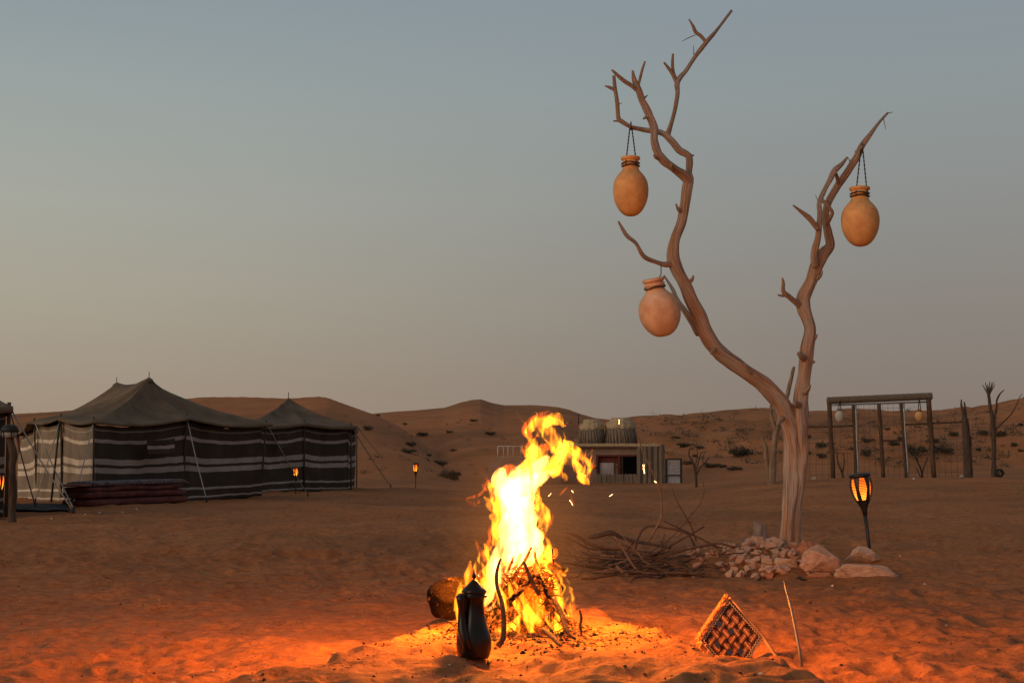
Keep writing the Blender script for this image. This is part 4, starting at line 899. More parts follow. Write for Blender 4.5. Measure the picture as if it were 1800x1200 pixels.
shrub(648,751,22,11, 'shrub high on the smooth dune just beyond the small tent roof corner', gs)
shrub(742,762,30,8, 'flat wide shrub high on the smooth dune above the lone small torch', gs)
shrub(722,779,26,10, 'upper one of two close shrubs up the slope from the lone torch', gs)
shrub(718,791,30,10, 'lower one of two close shrubs up the slope from the lone torch', gs)
shrub(754,799,12,6, 'tiny shrub just above and beyond the lone small torch', gs)
shrub(792,833,44,18, 'largest dark shrub at the dune foot between the lone torch and the flames', gs)
shrub(775,812,34,12, 'dark shrub just up the slope from the largest one at the dune foot', gs)
shrub(834,738,18,5, 'thin shrub just under the rounded middle dune crest', gs)
shrub(790,758,14,5, 'small shrub in the gully between the two smooth dunes', gs)
shrub(862,761,26,7, 'shrub on the far dune face above the white railing', gs)
shrub(713,744,12,5, 'tiny shrub near the vehicle-tracked saddle of the dune', gs)
shrub(665,729,9,4, 'tiny shrub on the skyline where the smooth dune dips', gs)
shrub(798,790,14,6, 'small shrub halfway between the railing and the lone torch', gs)
shrub(1205,781,36,9, 'wide low shrub up the slope straight above the pale hut gate', 'shrubs on the dune beside the hut')
shrub(1232,786,22,7, 'low shrub up the slope above the leafless bush', 'shrubs on the dune beside the hut')
shrub(1250,816,34,9, 'long shrub at the dune foot just beyond the leafless bush', 'shrubs on the dune beside the hut')
shrub(1210,812,22,9, 'small shrub at the dune foot by the hut gate frame', 'shrubs on the dune beside the hut')
shrub(1292,822,30,9, 'flat shrub at the dune foot below the largest round shrub', 'shrubs on the dune beside the hut')
shrub(1270,819,16,8, 'small shrub beside the flat one below the largest round shrub', 'shrubs on the dune beside the hut')
shrub(1222,800,14,6, 'tiny shrub directly behind the leafless bush', 'shrubs on the dune beside the hut')
shrub(1188,768,20,6, 'shrub highest up the slope above the hut wall end', 'shrubs on the dune beside the hut')
shrub(1420,766,14,9, 'small shrub showing between the trunk and the fence rail, upper', gr)
shrub(1420,795,16,7, 'small shrub showing between the trunk and the fence wires, lower', gr)
shrub(1443,781,28,11, 'wide shrub behind the first fence panel beside the gateway', gr)
shrub(1447,802,24,11, 'dark shrub low behind the first fence panel beside the gateway post', gr)
shrub(1524,773,30,10, 'upper shrub seen through the first half of the gate', gr)
shrub(1522,797,26,13, 'lower shrub seen through the first half of the gate', gr)
shrub(1560,753,13,5, 'tiny shrub high up seen through the second half of the gate', gr)
shrub(1570,778,30,8, 'long shrub seen behind the gate cross bar', gr)
shrub(1585,770,24,8, 'shrub seen just above the gate cross bar by the pipe', gr)
shrub(1643,788,36,16, 'large dark shrub directly behind the far gateway post', gr)
shrub(1665,790,30,13, 'dark shrub beyond the far gateway post, behind the fence wires', gr)
shrub(1676,763,26,9, 'shrub high behind the second fence, near the cut trunk', gr)
shrub(1640,776,22,9, 'shrub above the large dark one at the far gateway post', gr)
shrub(1500,790,16,8, 'small shrub behind the near gateway post and gate edge', gr)
shrub(1757,762,30,12, 'largest shrub directly behind the slim bare tree', 'shrubs behind the slim bare tree')
shrub(1728,759,24,10, 'shrub between the cut trunk and the slim bare tree, upper', 'shrubs behind the slim bare tree')
shrub(1720,790,14,6, 'tiny shrub between the cut trunk and the slim bare tree, lower', 'shrubs behind the slim bare tree')
shrub(1782,781,16,9, 'small shrub just beyond the slim bare tree', 'shrubs behind the slim bare tree')
shrub(1796,792,14,7, 'shrub at the very edge of the picture, low on the slope', 'shrubs behind the slim bare tree')
shrub(1795,745,14,6, 'shrub at the very edge of the picture, high on the slope', 'shrubs behind the slim bare tree')
# tufts and small scrub that nobody could count
rn = random.Random(8); m_ = MB()
for k in range(420):
    if k < 300: px, py = rn.uniform(1120, 1800), rn.triangular(722, 835, 745)
    else: px, py = rn.uniform(560, 1040), rn.uniform(728, 835)
    if k % 9 == 0: px, py = rn.uniform(1150, 1800), rn.uniform(716, 726)
    g = G(px, py)
    if g.y < 58 or g.y > 200: continue
    s = rn.uniform(0.12, 0.5)*(1 if k < 300 else .5)
    for j in range(40):
        a = Vector((rn.gauss(0, .5), rn.gauss(0, .5), abs(rn.gauss(0, .35))))*s; q = g+a; e = Vector((rn.gauss(0, 1), rn.gauss(0, .5), abs(rn.gauss(0, .8))))*s*.10; f = Vector((rn.gauss(0, 1), 0, rn.gauss(0, 1)))*s*.05
        m_.add([q-e, q+f, q+e, q-f], [(0, 1, 2, 3)])
tag(m_.build('scrub_tufts', LEAF[0], None), 'small dry tufts dotting the dune slopes', 'scrub', kind='stuff')

# ================================================================== the campfire
FD = 6.25
FB = B(915, FD)
def ember_mat(name, em, th=0.52, glow=(1.0, 0.16, 0.015), base=(0.03, 0.02, 0.015)):
    m = bpy.data.materials.new(name); m.use_nodes = True; nt = m.node_tree; n = nt.nodes; l = nt.links
    b = n['Principled BSDF']; b.inputs['Roughness'].default_value = 0.95; b.inputs['Specular IOR Level'].default_value = 0.05; b.inputs['Base Color'].default_value = (*base, 1)
    bn = n.new('ShaderNodeTexNoise'); bn.inputs['Scale'].default_value = 45; bn.inputs['Detail'].default_value = 6; bb_ = n.new('ShaderNodeBump'); bb_.inputs['Strength'].default_value = 1; bb_.inputs['Distance'].default_value = .02; l.new(bn.outputs['Fac'], bb_.inputs['Height']); l.new(bb_.outputs[0], b.inputs['Normal'])
    g = n.new('ShaderNodeNewGeometry'); nz = n.new('ShaderNodeTexNoise'); nz.inputs['Scale'].default_value = 38; nz.inputs['Detail'].default_value = 4; l.new(g.outputs['Position'], nz.inputs['Vector'])
    r = ramp(nt, [(th-0.06, (0, 0, 0)), (th+0.03, tuple(v*.35 for v in glow)), (th+0.13, glow), (th+0.24, (2.0, 0.6, 0.05))]); l.new(nz.outputs['Fac'], r.inputs[0]); l.new(r.outputs[0], b.inputs['Emission Color'])
    b.inputs['Emission Strength'].default_value = em; return m
EMB = ember_mat('glowing_charred_wood', 1.6); EMB2 = ember_mat('glowing_kindling', 1.3, 0.47, (1.0, 0.13, 0.008)); CHAR = ember_mat('charred_bark', 0.8, 0.66, base=(0.018, 0.010, 0.007))
EMB3 = ember_mat('smouldering_straw', 0.9, 0.47, (0.9, 0.10, 0.006), (0.06, 0.02, 0.01))
STK = mat('scorched_stick', (0.16, 0.085, 0.045), 0.9, (0.05, 0.03, 0.02), 25, 0.5, 60)
# log at the back left
lg = thing('burning_log', 'thick charred log with a rounded end lying beside the coffee pot', 'log', P(790, 1060, 6.55), 'wood burning in the campfire')
m_ = MB(); vs = [P(762,1052,6.5), P(770,1052,6.52), P(790,1050,6.6), P(830,1048,6.7), P(890,1046,6.8)]; m_.tube(vs, [0.045, 0.072, 0.085, 0.086, 0.08], 28, groove=.5, wob=0.5, seed=4, wobs=9); m_.build('log_body', CHAR, lg)
m_ = MB(); rk = random.Random(2)
for k in range(60):
    t_ = 1-rk.random()**1.5*.85; th = rk.uniform(-.4, PI*.9); c = P(765+125*t_, 1051, 6.5+.3*t_); p = c+Vector((0, -math.cos(th)*0.088, math.sin(th)*0.088)); e = Vector((rk.gauss(.4, .6), rk.gauss(0, .5), rk.gauss(.2, .6)))*0.02
    m_.tube([p-e, p+e], [0.0035, 0.001], 4)
m_.build('splinters', EMB2, lg)['kind'] = 'stuff'
def fstick(pts, d, m, label, seed=0, seg=8):
    o = pxstick(pts, d, m, 'burning_stick', label, 'stick', 'wood burning in the campfire', seg, seed); return o
fstick([(876,1134,10,-.35),(884,1120,8.5,-.33),(886,1095,8,-.3),(884,1070,8,-.28),(880,1050,7,-.25),(874,1030,7,-.22),(873,1010,7,-.2),(877,990,5,-.18),(881,981,3,-.17)], 6.0, STK, 'upright bent stick standing in front of the flames beside the coffee pot', 1)
fstick([(920,985,5),(930,1010,7),(942,1035,8),(948,1045,7)], 5.95, STK, 'charred stick slanting through the middle of the flames', 2)
fstick([(972,1050,7,-.1),(984,1072,9,-.15),(992,1095,9,-.2),(1000,1115,6,-.25),(1012,1122,4,-.25)], 6.05, STK, 'stick leaning on the outer side of the flames down to the sand', 3)
fstick([(1018,1070,3),(1022,1085,5),(1020,1100,5),(1023,1116,3)], 6.0, STK, 'short curved twig standing in the embers at the outer edge of the fire', 4)
fstick([(955,980,5,.1),(970,988,6,.1),(992,1002,6,.08)], 6.15, EMB2, 'upper of two split sticks jutting glowing from the flames', 5)
fstick([(955,989,5,.1),(972,998,6,.1),(995,1010,6,.08)], 6.15, EMB2, 'lower of two split sticks jutting glowing from the flames', 6)
fstick([(955,1106,9,-.3),(968,1116,9,-.38),(980,1128,8,-.45),(985,1134,4,-.48)], 6.0, STK, 'thick charred stub lying in front of the flames', 7)
fstick([(897,1056,8,-.14),(912,1040,11,-.16),(928,1022,9,-.14),(944,1004,6,-.12)], 6.1, EMB, 'thick charred piece slanting up through the middle of the fire', 20, 9)
fstick([(985,1078,7,-.1),(966,1048,10,-.14),(948,1018,9,-.13),(938,996,5,-.12)], 6.1, EMB, 'charred piece leaning the other way across the middle of the fire', 21, 9)
m_ = MB(); rk = random.Random(5); nc = P(928, 1036, 6.12)
for k in range(520):
    v = Vector((rk.gauss(0, 1), rk.gauss(0, 1), rk.gauss(0, 1))).normalized()*rk.random()**.4; p = nc+Vector((v.x*.115, v.y*.06, v.z*.10)); e = Vector((rk.gauss(0, 1), rk.gauss(0, .5), rk.gauss(0, .8))).normalized()*rk.uniform(.012, .04); b_ = Vector((rk.gauss(0, .006), rk.gauss(0, .006), rk.gauss(0, .006)))
    m_.tube([p-e, p-e*.3+b_, p+e*.4+b_*1.3, p+e], [.0018, .0028, .0026, .0012], 4)
tag(m_.build('burning_straw', EMB3, None, org=nc), 'dark red nest of burning straw and twigs in the middle of the fire', 'straw', kind='stuff')
rk = random.Random(31)
for k in range(34):
    a = rk.uniform(0, 2*PI); r0 = rk.uniform(0.12, 0.28); c = Vector((FB.x+math.cos(a)*r0, FD+math.sin(a)*r0*.8, 0)); c.z = H1(c.x, c.y)
    tp = Vector((FB.x+rk.gauss(0, .05), FD+rk.gauss(0, .05), FB.z+rk.uniform(0.12, 0.33))); n = 6
    pts = [c.lerp(tp, i/n)+Vector((rk.gauss(0, .008), rk.gauss(0, .008), rk.gauss(0, .006))) for i in range(n+1)]; r1 = rk.choice([.004, .006, .009, .013]); mm = rk.choice([EMB, EMB, EMB2, STK])
    lab = f"{'thick' if r1 > .008 else 'thin'} {'scorched' if mm is STK else 'bright glowing' if mm is EMB2 else 'charred'} stick leaning in the burning heap on its {'front' if math.sin(a) < -.3 else 'back' if math.sin(a) > .3 else 'flank'}, {'pot side' if math.cos(a) < 0 else 'fan side'}"
    stick(pts, [r1*(1-.4*i/n) for i in range(n+1)], mm, 'burning_stick', lab, 'stick', 'sticks of the burning heap inside the flames', 6, k)
m_ = MB()
for k in range(700):
    a = rk.uniform(0, 2*PI); r0 = abs(rk.gauss(0, .17)); x, y = FB.x+math.cos(a)*r0*1.1, FD+math.sin(a)*r0*.9-.02; z = H1(x, y)+rk.uniform(0, 1)*max(0, .17-r0*.55)
    e = Vector((rk.gauss(0, 1), rk.gauss(0, 1), rk.gauss(0, .5))).normalized()*rk.uniform(.01, .035); p = Vector((x, y, z)); q = p+e*.3+Vector((rk.gauss(0, .005), rk.gauss(0, .005), rk.gauss(0, .006)))
    m_.tube([p-e, q, p+e], [.0022, .003, .0015], 4)
tag(m_.build('glowing_kindling', EMB2, None, org=FB), 'tangle of glowing straw and kindling under the flames', 'kindling', kind='stuff')
# --- flames : closed bodies of glowing gas; how deep one looks through them makes them red, yellow or white
def flame_mat(name, col, S, nsc=9.0, lo=0.36, hi=0.62, floor=0.25):
    m = bpy.data.materials.new(name); m.use_nodes = True; nt = m.node_tree; n = nt.nodes; l = nt.links; n.remove(n['Principled BSDF'])
    g = n.new('ShaderNodeNewGeometry'); mp = n.new('ShaderNodeMapping'); mp.inputs['Scale'].default_value = (1.0, 1.0, 0.26); l.new(g.outputs['Position'], mp.inputs[0])
    nz = n.new('ShaderNodeTexNoise'); nz.inputs['Scale'].default_value = nsc; nz.inputs['Detail'].default_value = 3.5; nz.inputs['Distortion'].default_value = 0.7; l.new(mp.outputs[0], nz.inputs['Vector'])
    mr = n.new('ShaderNodeMapRange'); mr.inputs['From Min'].default_value = lo; mr.inputs['From Max'].default_value = hi; mr.inputs['To Min'].default_value = floor*S; mr.inputs['To Max'].default_value = S; l.new(nz.outputs['Fac'], mr.inputs['Value'])
    e = n.new('ShaderNodeEmission'); e.inputs[0].default_value = (*col, 1); l.new(mr.outputs[0], e.inputs[1]); l.new(e.outputs[0], n['Material Output'].inputs['Volume'])
    tr = n.new('ShaderNodeBsdfTransparent'); e2 = n.new('ShaderNodeEmission'); e2.inputs[0].default_value = (*col, 1); e2.inputs[1].default_value = 0.01
    a = n.new('ShaderNodeAddShader'); l.new(tr.outputs[0], a.inputs[0]); l.new(e2.outputs[0], a.inputs[1]); l.new(a.outputs[0], n['Material Output'].inputs['Surface'])
    return m
FCORE = flame_mat('flame_core', (1.0, 0.36, 0.075), 120, 20, 0.40, 0.56, 0.05)
FMID = flame_mat('flame_body', (1.0, 0.27, 0.010), 150, 30, 0.45, 0.56, 0.02)
FOUT = flame_mat('flame_fringe', (1.0, 0.12, 0.003), 70, 42, 0.42, 0.56, 0.05)
FHAZE = flame_mat('flame_aura', (1.0, 0.26, 0.02), 0.55, 3, 0.3, 0.7, 0.6)
fire = thing('campfire', 'tall yellow-white campfire flames leaping from the burning sticks', 'campfire', FB)
def flame(pts, m, d=FD, flat=0.7, seed=0, seg=12, n=7):
    """pts (px, py, width, depth offset) from root to tip"""
    pts = [tuple(p)+(0,)*(4-len(p)) for p in pts]; sp_ = spline(pts, n); vs = []; rs_ = []
    for i, p in enumerate(sp_):
        dd = d+p[3]; v = P(p[0], p[1], dd); q = v*9+Vector((seed*3.1, 0, 0)); u = i/len(sp_)
        v += Vector((mnoise.noise(q), mnoise.noise(q+Vector((5, 5, 5))), 0))*0.012*(0.3+u)
        w = p[2]/2*dd/F*(1+0.22*mnoise.noise(q*1.7+Vector((9, 0, 0)))); 
        vs.append(v); rs_.append(max(0.0006, w))
    rs_[0] *= 0.4; rs_[-1] = 0.0004
    m_ = MB(); m_.tube(vs, rs_, seg, flat=flat, wob=0.6, seed=seed, wobs=26); return m_.build('flame', m, fire)
core = [
 [(903,1040,16),(902,1015,40),(905,985,58),(912,950,58),(905,905,60),(902,868,66),(920,838,50),(950,815,30),(966,800,8)],
 [(925,1000,24,.03),(932,960,60,.03),(925,915,56,.03),(912,875,62,.03),(925,850,50,.02),(950,838,30,.02),(975,825,6)],
 [(890,1050,20,-.03),(884,1000,44,-.03),(890,950,44,-.03),(896,900,46,-.03),(885,860,52,-.03),(880,838,38,-.03),(885,822,8)],
 [(930,985,20,.05),(945,960,34,.05),(938,925,24,.05),(930,890,22,.05),(936,850,20,.05),(945,830,5)],
 [(862,1075,18,-.05),(860,1040,30,-.05),(868,1000,34,-.05),(880,965,26),(888,930,10)],
]
mid = [
 [(800,1075,10),(806,1050,14),(816,1025,16),(826,1000,12),(829,984,3)],
 [(815,1080,16,-.1),(826,1045,20,-.1),(838,1010,18,-.1),(843,985,10,-.1),(845,970,2,-.1)],
 [(840,1090,18,.05),(850,1050,24,.05),(858,1010,24,.05),(862,975,16,.05),(854,953,3,.05)],
 [(870,960,14),(872,920,20),(876,885,24),(868,862,22),(858,848,6)],
 [(872,900,12,-.05),(862,888,16,-.05),(858,878,10,-.05),(852,872,3,-.05)],
 [(905,880,30,.05),(928,845,36,.05),(952,818,24,.05),(958,796,10,.05),(962,785,2,.05)],
 [(912,860,26),(925,828,34),(935,800,24),(940,785,16),(942,770,5)],
 [(940,810,22,.02),(938,795,26,.02),(932,785,10,.02)],
 [(968,822,6,-.02),(982,800,18,-.02),(976,780,24,-.02),(966,762,26,-.02),(956,750,24,-.02),(948,738,12,-.02),(944,730,3,-.02)],
 [(960,830,16),(975,812,14),(985,795,10),(992,780,3)],
 [(935,790,5),(930,772,7),(926,760,10),(934,748,14),(950,742,18),(968,740,18),(982,742,12),(990,750,4)],
 [(958,752,8,.03),(968,738,16,.03),(978,732,14,.03),(986,738,8,.03),(989,748,2,.03)],
 [(985,790,18,.04),(998,800,26,.04),(1008,812,22,.04),(1013,824,12,.04),(1018,834,3,.04)],
 [(985,776,12),(1000,786,20),(1014,798,16),(1022,808,5)],
 [(1004,810,6,-.02),(1016,820,16,-.02),(1024,832,20,-.02),(1028,842,16,-.02),(1036,848,4,-.02)],
 [(1018,832,10),(1024,842,14),(1032,846,10),(1038,852,2)],
 [(1022,800,4),(1030,810,8),(1034,822,9),(1030,832,3)],
 [(968,836,10,.02),(980,828,14,.02),(988,818,10,.02),(992,808,3,.02)],
 [(978,818,8),(984,832,11),(990,840,8),(986,846,2)],
 [(950,940,16,-.02),(956,912,24,-.02),(953,896,20,-.02),(946,880,10,-.02),(940,868,3,-.02)],
 [(960,910,12),(963,900,10),(958,888,4)],
 [(955,990,22,.06),(960,970,26,.06),(966,962,16,.06),(972,955,4,.06)],
 [(930,1000,20),(950,985,28),(964,975,20),(975,965,5)],
 [(975,1100,12,-.1),(984,1070,18,-.1),(992,1045,18,-.1),(996,1030,10,-.1),(990,1015,3,-.1)],
 [(985,1060,10),(975,1030,14),(962,1005,18),(950,985,12),(942,970,4)],
 [(1000,1085,8),(1006,1065,12),(1008,1048,10),(1000,1035,3)],
 [(905,1108,24,-.2),(915,1090,20,-.2),(925,1070,16,-.2),(915,1045,12,-.2),(905,1020,4,-.2)],
 [(935,1112,14,-.22),(930,1090,20,-.22),(915,1065,18,-.22),(900,1045,12,-.22),(890,1020,4,-.22)],
 [(985,1112,16,-.2),(972,1098,16,-.2),(960,1085,12,-.2),(950,1070,4,-.2)],
 [(870,1112,16,-.2),(890,1104,18,-.2),(905,1096,14,-.2),(915,1080,4,-.2)],
 [(895,1112,8,-.24),(912,1114,8,-.24),(925,1118,3,-.24)],
 [(820,1108,14,-.05),(808,1085,16,-.05),(804,1065,12,-.05),(800,1050,3,-.05)],
 [(960,1075,10,-.15),(950,1050,14,-.15),(958,1025,14,-.15),(948,1000,10,-.15),(935,980,3,-.15)],
 [(890,1075,14,-.18),(882,1050,18,-.18),(872,1025,12,-.18),(876,1005,3,-.18)],
 [(925,1060,8,-.2),(935,1078,12,-.2),(948,1095,14,-.2),(955,1110,5,-.2)],
]
outer = [
 [(925,800,8),(926,785,10),(932,770,8),(926,758,14),(930,745,14),(942,736,12),(955,728,10),(968,724,6),(976,726,2)],
 [(990,790,10,.03),(1002,790,14,.03),(1018,796,12,.03),(1028,804,10,.03),(1036,812,3,.03)],
 [(940,800,14,.05),(950,790,18,.05),(964,785,16,.05),(975,790,8,.05)],
 [(868,850,14),(880,838,18),(895,825,18),(905,818,6)],
 [(818,876,3),(830,873,5),(842,868,6),(850,858,4),(850,850,1)],
 [(818,878,2),(832,884,4),(842,882,3),(836,876,1)],
 [(820,884,1.5),(835,888,3),(846,890,1)],
 [(868,958,8,.05),(862,935,10,.05),(868,905,12,.05),(866,890,8,.05),(862,880,2,.05)],
 [(855,1000,10),(848,975,10),(838,950,3)],
 [(832,1040,12,.05),(830,1010,14,.05),(824,990,4,.05)],
 [(978,1060,16,.05),(1000,1070,14,.05),(1016,1062,6,.05)],
 [(960,985,14),(974,975,14),(980,962,6)],
 [(930,1095,30,-.18),(938,1070,36,-.18),(932,1045,24,-.18),(920,1030,6,-.18)],
 [(835,1090,24,.1),(825,1065,28,.1),(820,1045,12,.1)],
 [(1002,868,1.5),(1006,880,3),(1012,890,1)], [(984,870,3),(992,862,4),(1000,856,2)],
 [(858,862,5),(852,855,9),(858,848,7),(864,842,2)],
 [(960,925,12),(970,915,10),(972,900,3)],
 [(950,800,6,-.04),(952,812,6,-.04),(948,824,5,-.04),(940,838,2,-.04)],
]
core = [[(p[0], p[1], p[2]*.76)+tuple(p[3:]) for p in t_] for t_ in core]
mid = [[(p[0], p[1], p[2]*(1.15 if p[1] < 850 else 0.92))+tuple(p[3:]) for p in t_] for t_ in mid]
sd_ = 0
for lst, mt, fl_ in ((core, FCORE, 0.75), (mid, FMID, 0.75), (outer, FOUT, 0.7)):
    for t_ in lst:
        sd_ += 1; flame(t_, mt, seed=sd_, flat=fl_)
rf = random.Random(44)
for k in range(60):                                    # small licking tongues over the heap
    px = rf.uniform(805, 1008); e = 1-abs(px-908)/110; y0 = rf.uniform(1060, 1112) if rf.random() < .6 else rf.uniform(1000, 1060)
    hgtp = rf.uniform(14, 45)*(0.5+e); dx = rf.gauss(0, 8)+(908-px)*.12; w = rf.uniform(2.5, 7); dd = rf.uniform(-.2, .15)
    flame([(px, y0, w*.7, dd), (px+dx*.3+rf.gauss(0, 3), y0-hgtp*.33, w, dd), (px+dx*.7+rf.gauss(0, 4), y0-hgtp*.66, w*.7, dd), (px+dx, y0-hgtp, 1.5, dd)], rf.choice([FMID, FMID, FOUT]), seed=60+k, seg=8, n=5)
for k in range(100):                                    # ragged wisps along the sides of the column
    t_ = rf.choice(core[:3]+mid[5:11]+mid[13:17]); q = rf.choice(t_[1:-1]); sgn = rf.choice((-1, 1)); x0 = q[0]+sgn*q[2]*rf.uniform(.2, .5); y0 = q[1]+rf.uniform(-10, 10); ln = rf.uniform(14, 50); w = rf.uniform(2, 6); dd = rf.uniform(-.08, .1); b_ = rf.gauss(0, .35)+sgn*.15; ln *= .5 if y0 < 830 else 1
    flame([(x0, y0, w*.6, dd), (x0+b_*ln*.3+sgn*3, y0-ln*.35, w, dd), (x0+b_*ln*.6+sgn*rf.uniform(0, 6), y0-ln*.7, w*.6, dd), (x0+b_*ln, y0-ln, 1, dd)], rf.choice([FMID, FOUT]), seed=150+k, seg=8, n=5)
for k in range(56):
    y0 = rf.uniform(870, 1090); half = float(np.interp(y0, [870, 930, 1000, 1090], [44, 40, 62, 100])); cx = float(np.interp(y0, [870, 1000, 1090], [908, 908, 905])); sgn = rf.choice((-1, 1)); x0 = cx+sgn*half*rf.uniform(.75, 1.05); ln = rf.uniform(16, 46); dd = rf.uniform(-.1, .1)
    flame([(x0-sgn*6, y0+8, 3, dd), (x0+sgn*rf.uniform(1, 5), y0-ln*.3, rf.uniform(4, 8), dd), (x0+sgn*rf.uniform(-4, 3), y0-ln*.65, 3.5, dd), (x0+sgn*rf.uniform(-3, 9), y0-ln, .8, dd)], rf.choice([FMID, FMID, FOUT]), seed=300+k, seg=8, n=5)
def glare_mat():  # emission-only halo volume, added to imitate camera glare round the flames
    m = bpy.data.materials.new('fire_glare_halo'); m.use_nodes = True; nt = m.node_tree; n = nt.nodes; l = nt.links; n.remove(n['Principled BSDF'])
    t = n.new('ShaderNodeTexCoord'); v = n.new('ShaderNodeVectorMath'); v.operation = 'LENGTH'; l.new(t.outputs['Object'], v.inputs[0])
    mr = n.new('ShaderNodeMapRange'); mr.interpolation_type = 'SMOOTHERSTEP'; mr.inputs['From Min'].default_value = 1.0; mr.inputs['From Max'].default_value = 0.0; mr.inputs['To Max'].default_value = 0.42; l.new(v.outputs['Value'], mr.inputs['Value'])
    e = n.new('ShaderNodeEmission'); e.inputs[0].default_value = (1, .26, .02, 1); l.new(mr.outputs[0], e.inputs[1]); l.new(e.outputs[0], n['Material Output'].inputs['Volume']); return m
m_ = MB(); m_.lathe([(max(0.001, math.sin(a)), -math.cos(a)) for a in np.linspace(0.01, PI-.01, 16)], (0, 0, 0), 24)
halo = m_.build('glare', glare_mat(), None); halo.location = P(915, 960, FD); halo.scale = (.46, .40, .62); tag(halo, 'orange glare halo added round the campfire', 'glare', kind='stuff')
def plight(name, loc, e, r, col=(1.0, 0.275, 0.022)):
    l_ = bpy.data.lights.new(name, 'POINT'); l_.energy = e; l_.shadow_soft_size = r; l_.color = col
    o = bpy.data.objects.new(name, l_); COL.objects.link(o); o.parent = fire; o.location = Vector(loc)-FB
plight('fire_light', P(905, 1035, FD), 150, 0.07); plight('fire_light', P(908, 900, FD), 200, 0.09); plight('fire_light', P(935, 800, FD), 140, 0.07)
# sparks
SPK = mat('spark', (1, .6, .3), 0.5, emit=((1.0, 0.62, 0.30), 2.5))
for (x0, y0, x1, y1, w, d) in ((969,866,964,872,1.6,6.1),(1071,872,1077,868,2.0,6.0),(1088,737,1088,745,2.4,6.1),(1130,816,1133,832,2.6,5.9),(1133,816,1130,825,1.6,5.9),(1150,845,1154,848,3,5.9),(1001,878,1007,888,1.8,6.1),(840,1010,842,1013,1.5,6.1),(1005,862,1008,866,1.5,6.2)):
    m_ = MB(); m_.tube([P(x0, y0, d), P((x0+x1)/2+.5, (y0+y1)/2, d), P(x1, y1, d)], w/3.2*d/F, 6); tag(m_.build('spark', SPK, None, org=P(x0, y0, d)), 'tiny bright spark drifting in the air beside the flames', 'spark', 'sparks flying from the campfire')

# ================================================================== coffee pot
BRASS = mat('sooty_brass', (0.016, 0.008, 0.004), 0.30, (0.009, 0.005, 0.003), 9, 0.15, 30, metal=0.0, spec=0.28)
pd = 5.42; pb_ = G(833, 1156); pd = pb_.y
pot = thing('coffee_pot', 'dark metal long-spouted coffee pot standing on the sand in front of the fire', 'coffee pot', pb_)
s = pd/F; z_ = lambda py: (1156-py)*s
MB().lathe([(0.001, 0), (27*s, 0), (30*s, z_(1152)), (33*s, z_(1140)), (33.5*s, z_(1128)), (31*s, z_(1116)), (26*s, z_(1104)), (22*s, z_(1092)), (19.5*s, z_(1078)), (18.5*s, z_(1066)), (19*s, z_(1056)), (21.5*s, z_(1050)), (22.5*s, z_(1046)), (20*s, z_(1044)), (0.001, z_(1044))], pb_, 40, Matrix.Diagonal((.92, .92, 1))).build('body', BRASS, pot)
MB().lathe([(21*s, z_(1045)), (22*s, z_(1042)), (18*s, z_(1037)), (12*s, z_(1031)), (7*s, z_(1026)), (3.5*s, z_(1022)), (0.001, z_(1021))], pb_, 32).build('lid', BRASS, pot)
MB().lathe([(2*s, z_(1024)), (1.6*s, z_(1021)), (3.6*s, z_(1018)), (3.8*s, z_(1015)), (2*s, z_(1011)), (1.2*s, z_(1008)), (0.4*s, z_(1003))], pb_, 14).build('finial', BRASS, pot)
MB().lathe([(22.6*s, z_(1052)), (23.6*s, z_(1050)), (22.6*s, z_(1048))], pb_, 32).build('rim_band', BRASS, pot)
m_ = MB(); sv = [(-8, -24, 1138, 8), (-14, -26, 1122, 9), (-19, -20, 1105, 9), (-20, -17, 1088, 7.5), (-20.5, -18, 1070, 6.5), (-21.5, -20, 1058, 7.5), (-23, -22, 1048, 8), (-24, -23, 1046, 5)]
m_.tube([pb_+Vector((a*s, b*s, z_(c))) for a, b, c, r in sv], [r*s for a, b, c, r in sv], 14, flat=1.1); m_.build('spout', BRASS, pot)
m_ = MB(); hv = [(6, 20, 1060), (10, 42, 1064), (12, 50, 1085), (10, 44, 1110), (7, 26, 1122)]
sp_ = spline(hv, 5); m_.tube([pb_+Vector((p[0]*s, p[1]*s, z_(p[2]))) for p in sp_], 3.2*s, 10); m_.build('handle', BRASS, pot)

# ================================================================== woven hand fan
FANR = mat('woven_reed_red', (0.30, 0.10, 0.045), 0.8, (0.15, 0.045, 0.025), 30, 0.4); FANT = mat('woven_reed_tan', (0.52, 0.33, 0.19), 0.8, (0.36, 0.20, 0.11), 30, 0.4)
FANB = mat('woven_blue_patch', (0.025, 0.035, 0.085), 0.85); FANK = mat('woven_dark_backing', (0.055, 0.025, 0.016), 0.9, None, 20, 0.4)
WBR = mat('pale_braid', (0.50, 0.38, 0.30), 0.85, (0.3, 0.2, 0.15), 60); FRN = mat('wool_fringe', (0.62, 0.25, 0.10), 0.95, (0.40, 0.14, 0.05), 40)
fan = thing('hand_fan', 'square woven palm hand fan with orange fringe propped upright in the sand', 'hand fan', G(1285, 1152))
fd = G(1285, 1150).y
T0, L0, B0, R0 = P(1281, 1051, fd+.06), P(1231, 1126, fd-.02), P(1286, 1190, fd-.05), P(1341, 1118, fd+.03)
ux = (L0-T0); uy = (R0-T0); nf = ux.cross(uy).normalized()
if nf.y > 0: nf = -nf
def FP(u, v, k=0.0): return T0+ux*u+uy*v+nf*k            # u from top corner to the fire-side corner, v along the handle side
m_ = MB(); q4 = [FP(0,0,0), FP(1,0,0), FP(1,1,0), FP(0,1,0)]; m_.add([*q4, *[v-nf*0.006 for v in q4]], [(0,1,2,3),(7,6,5,4),(0,4,5,1),(1,5,6,2),(2,6,7,3),(3,7,4,0)]); m_.build('backing', FANK, fan, smooth=False)
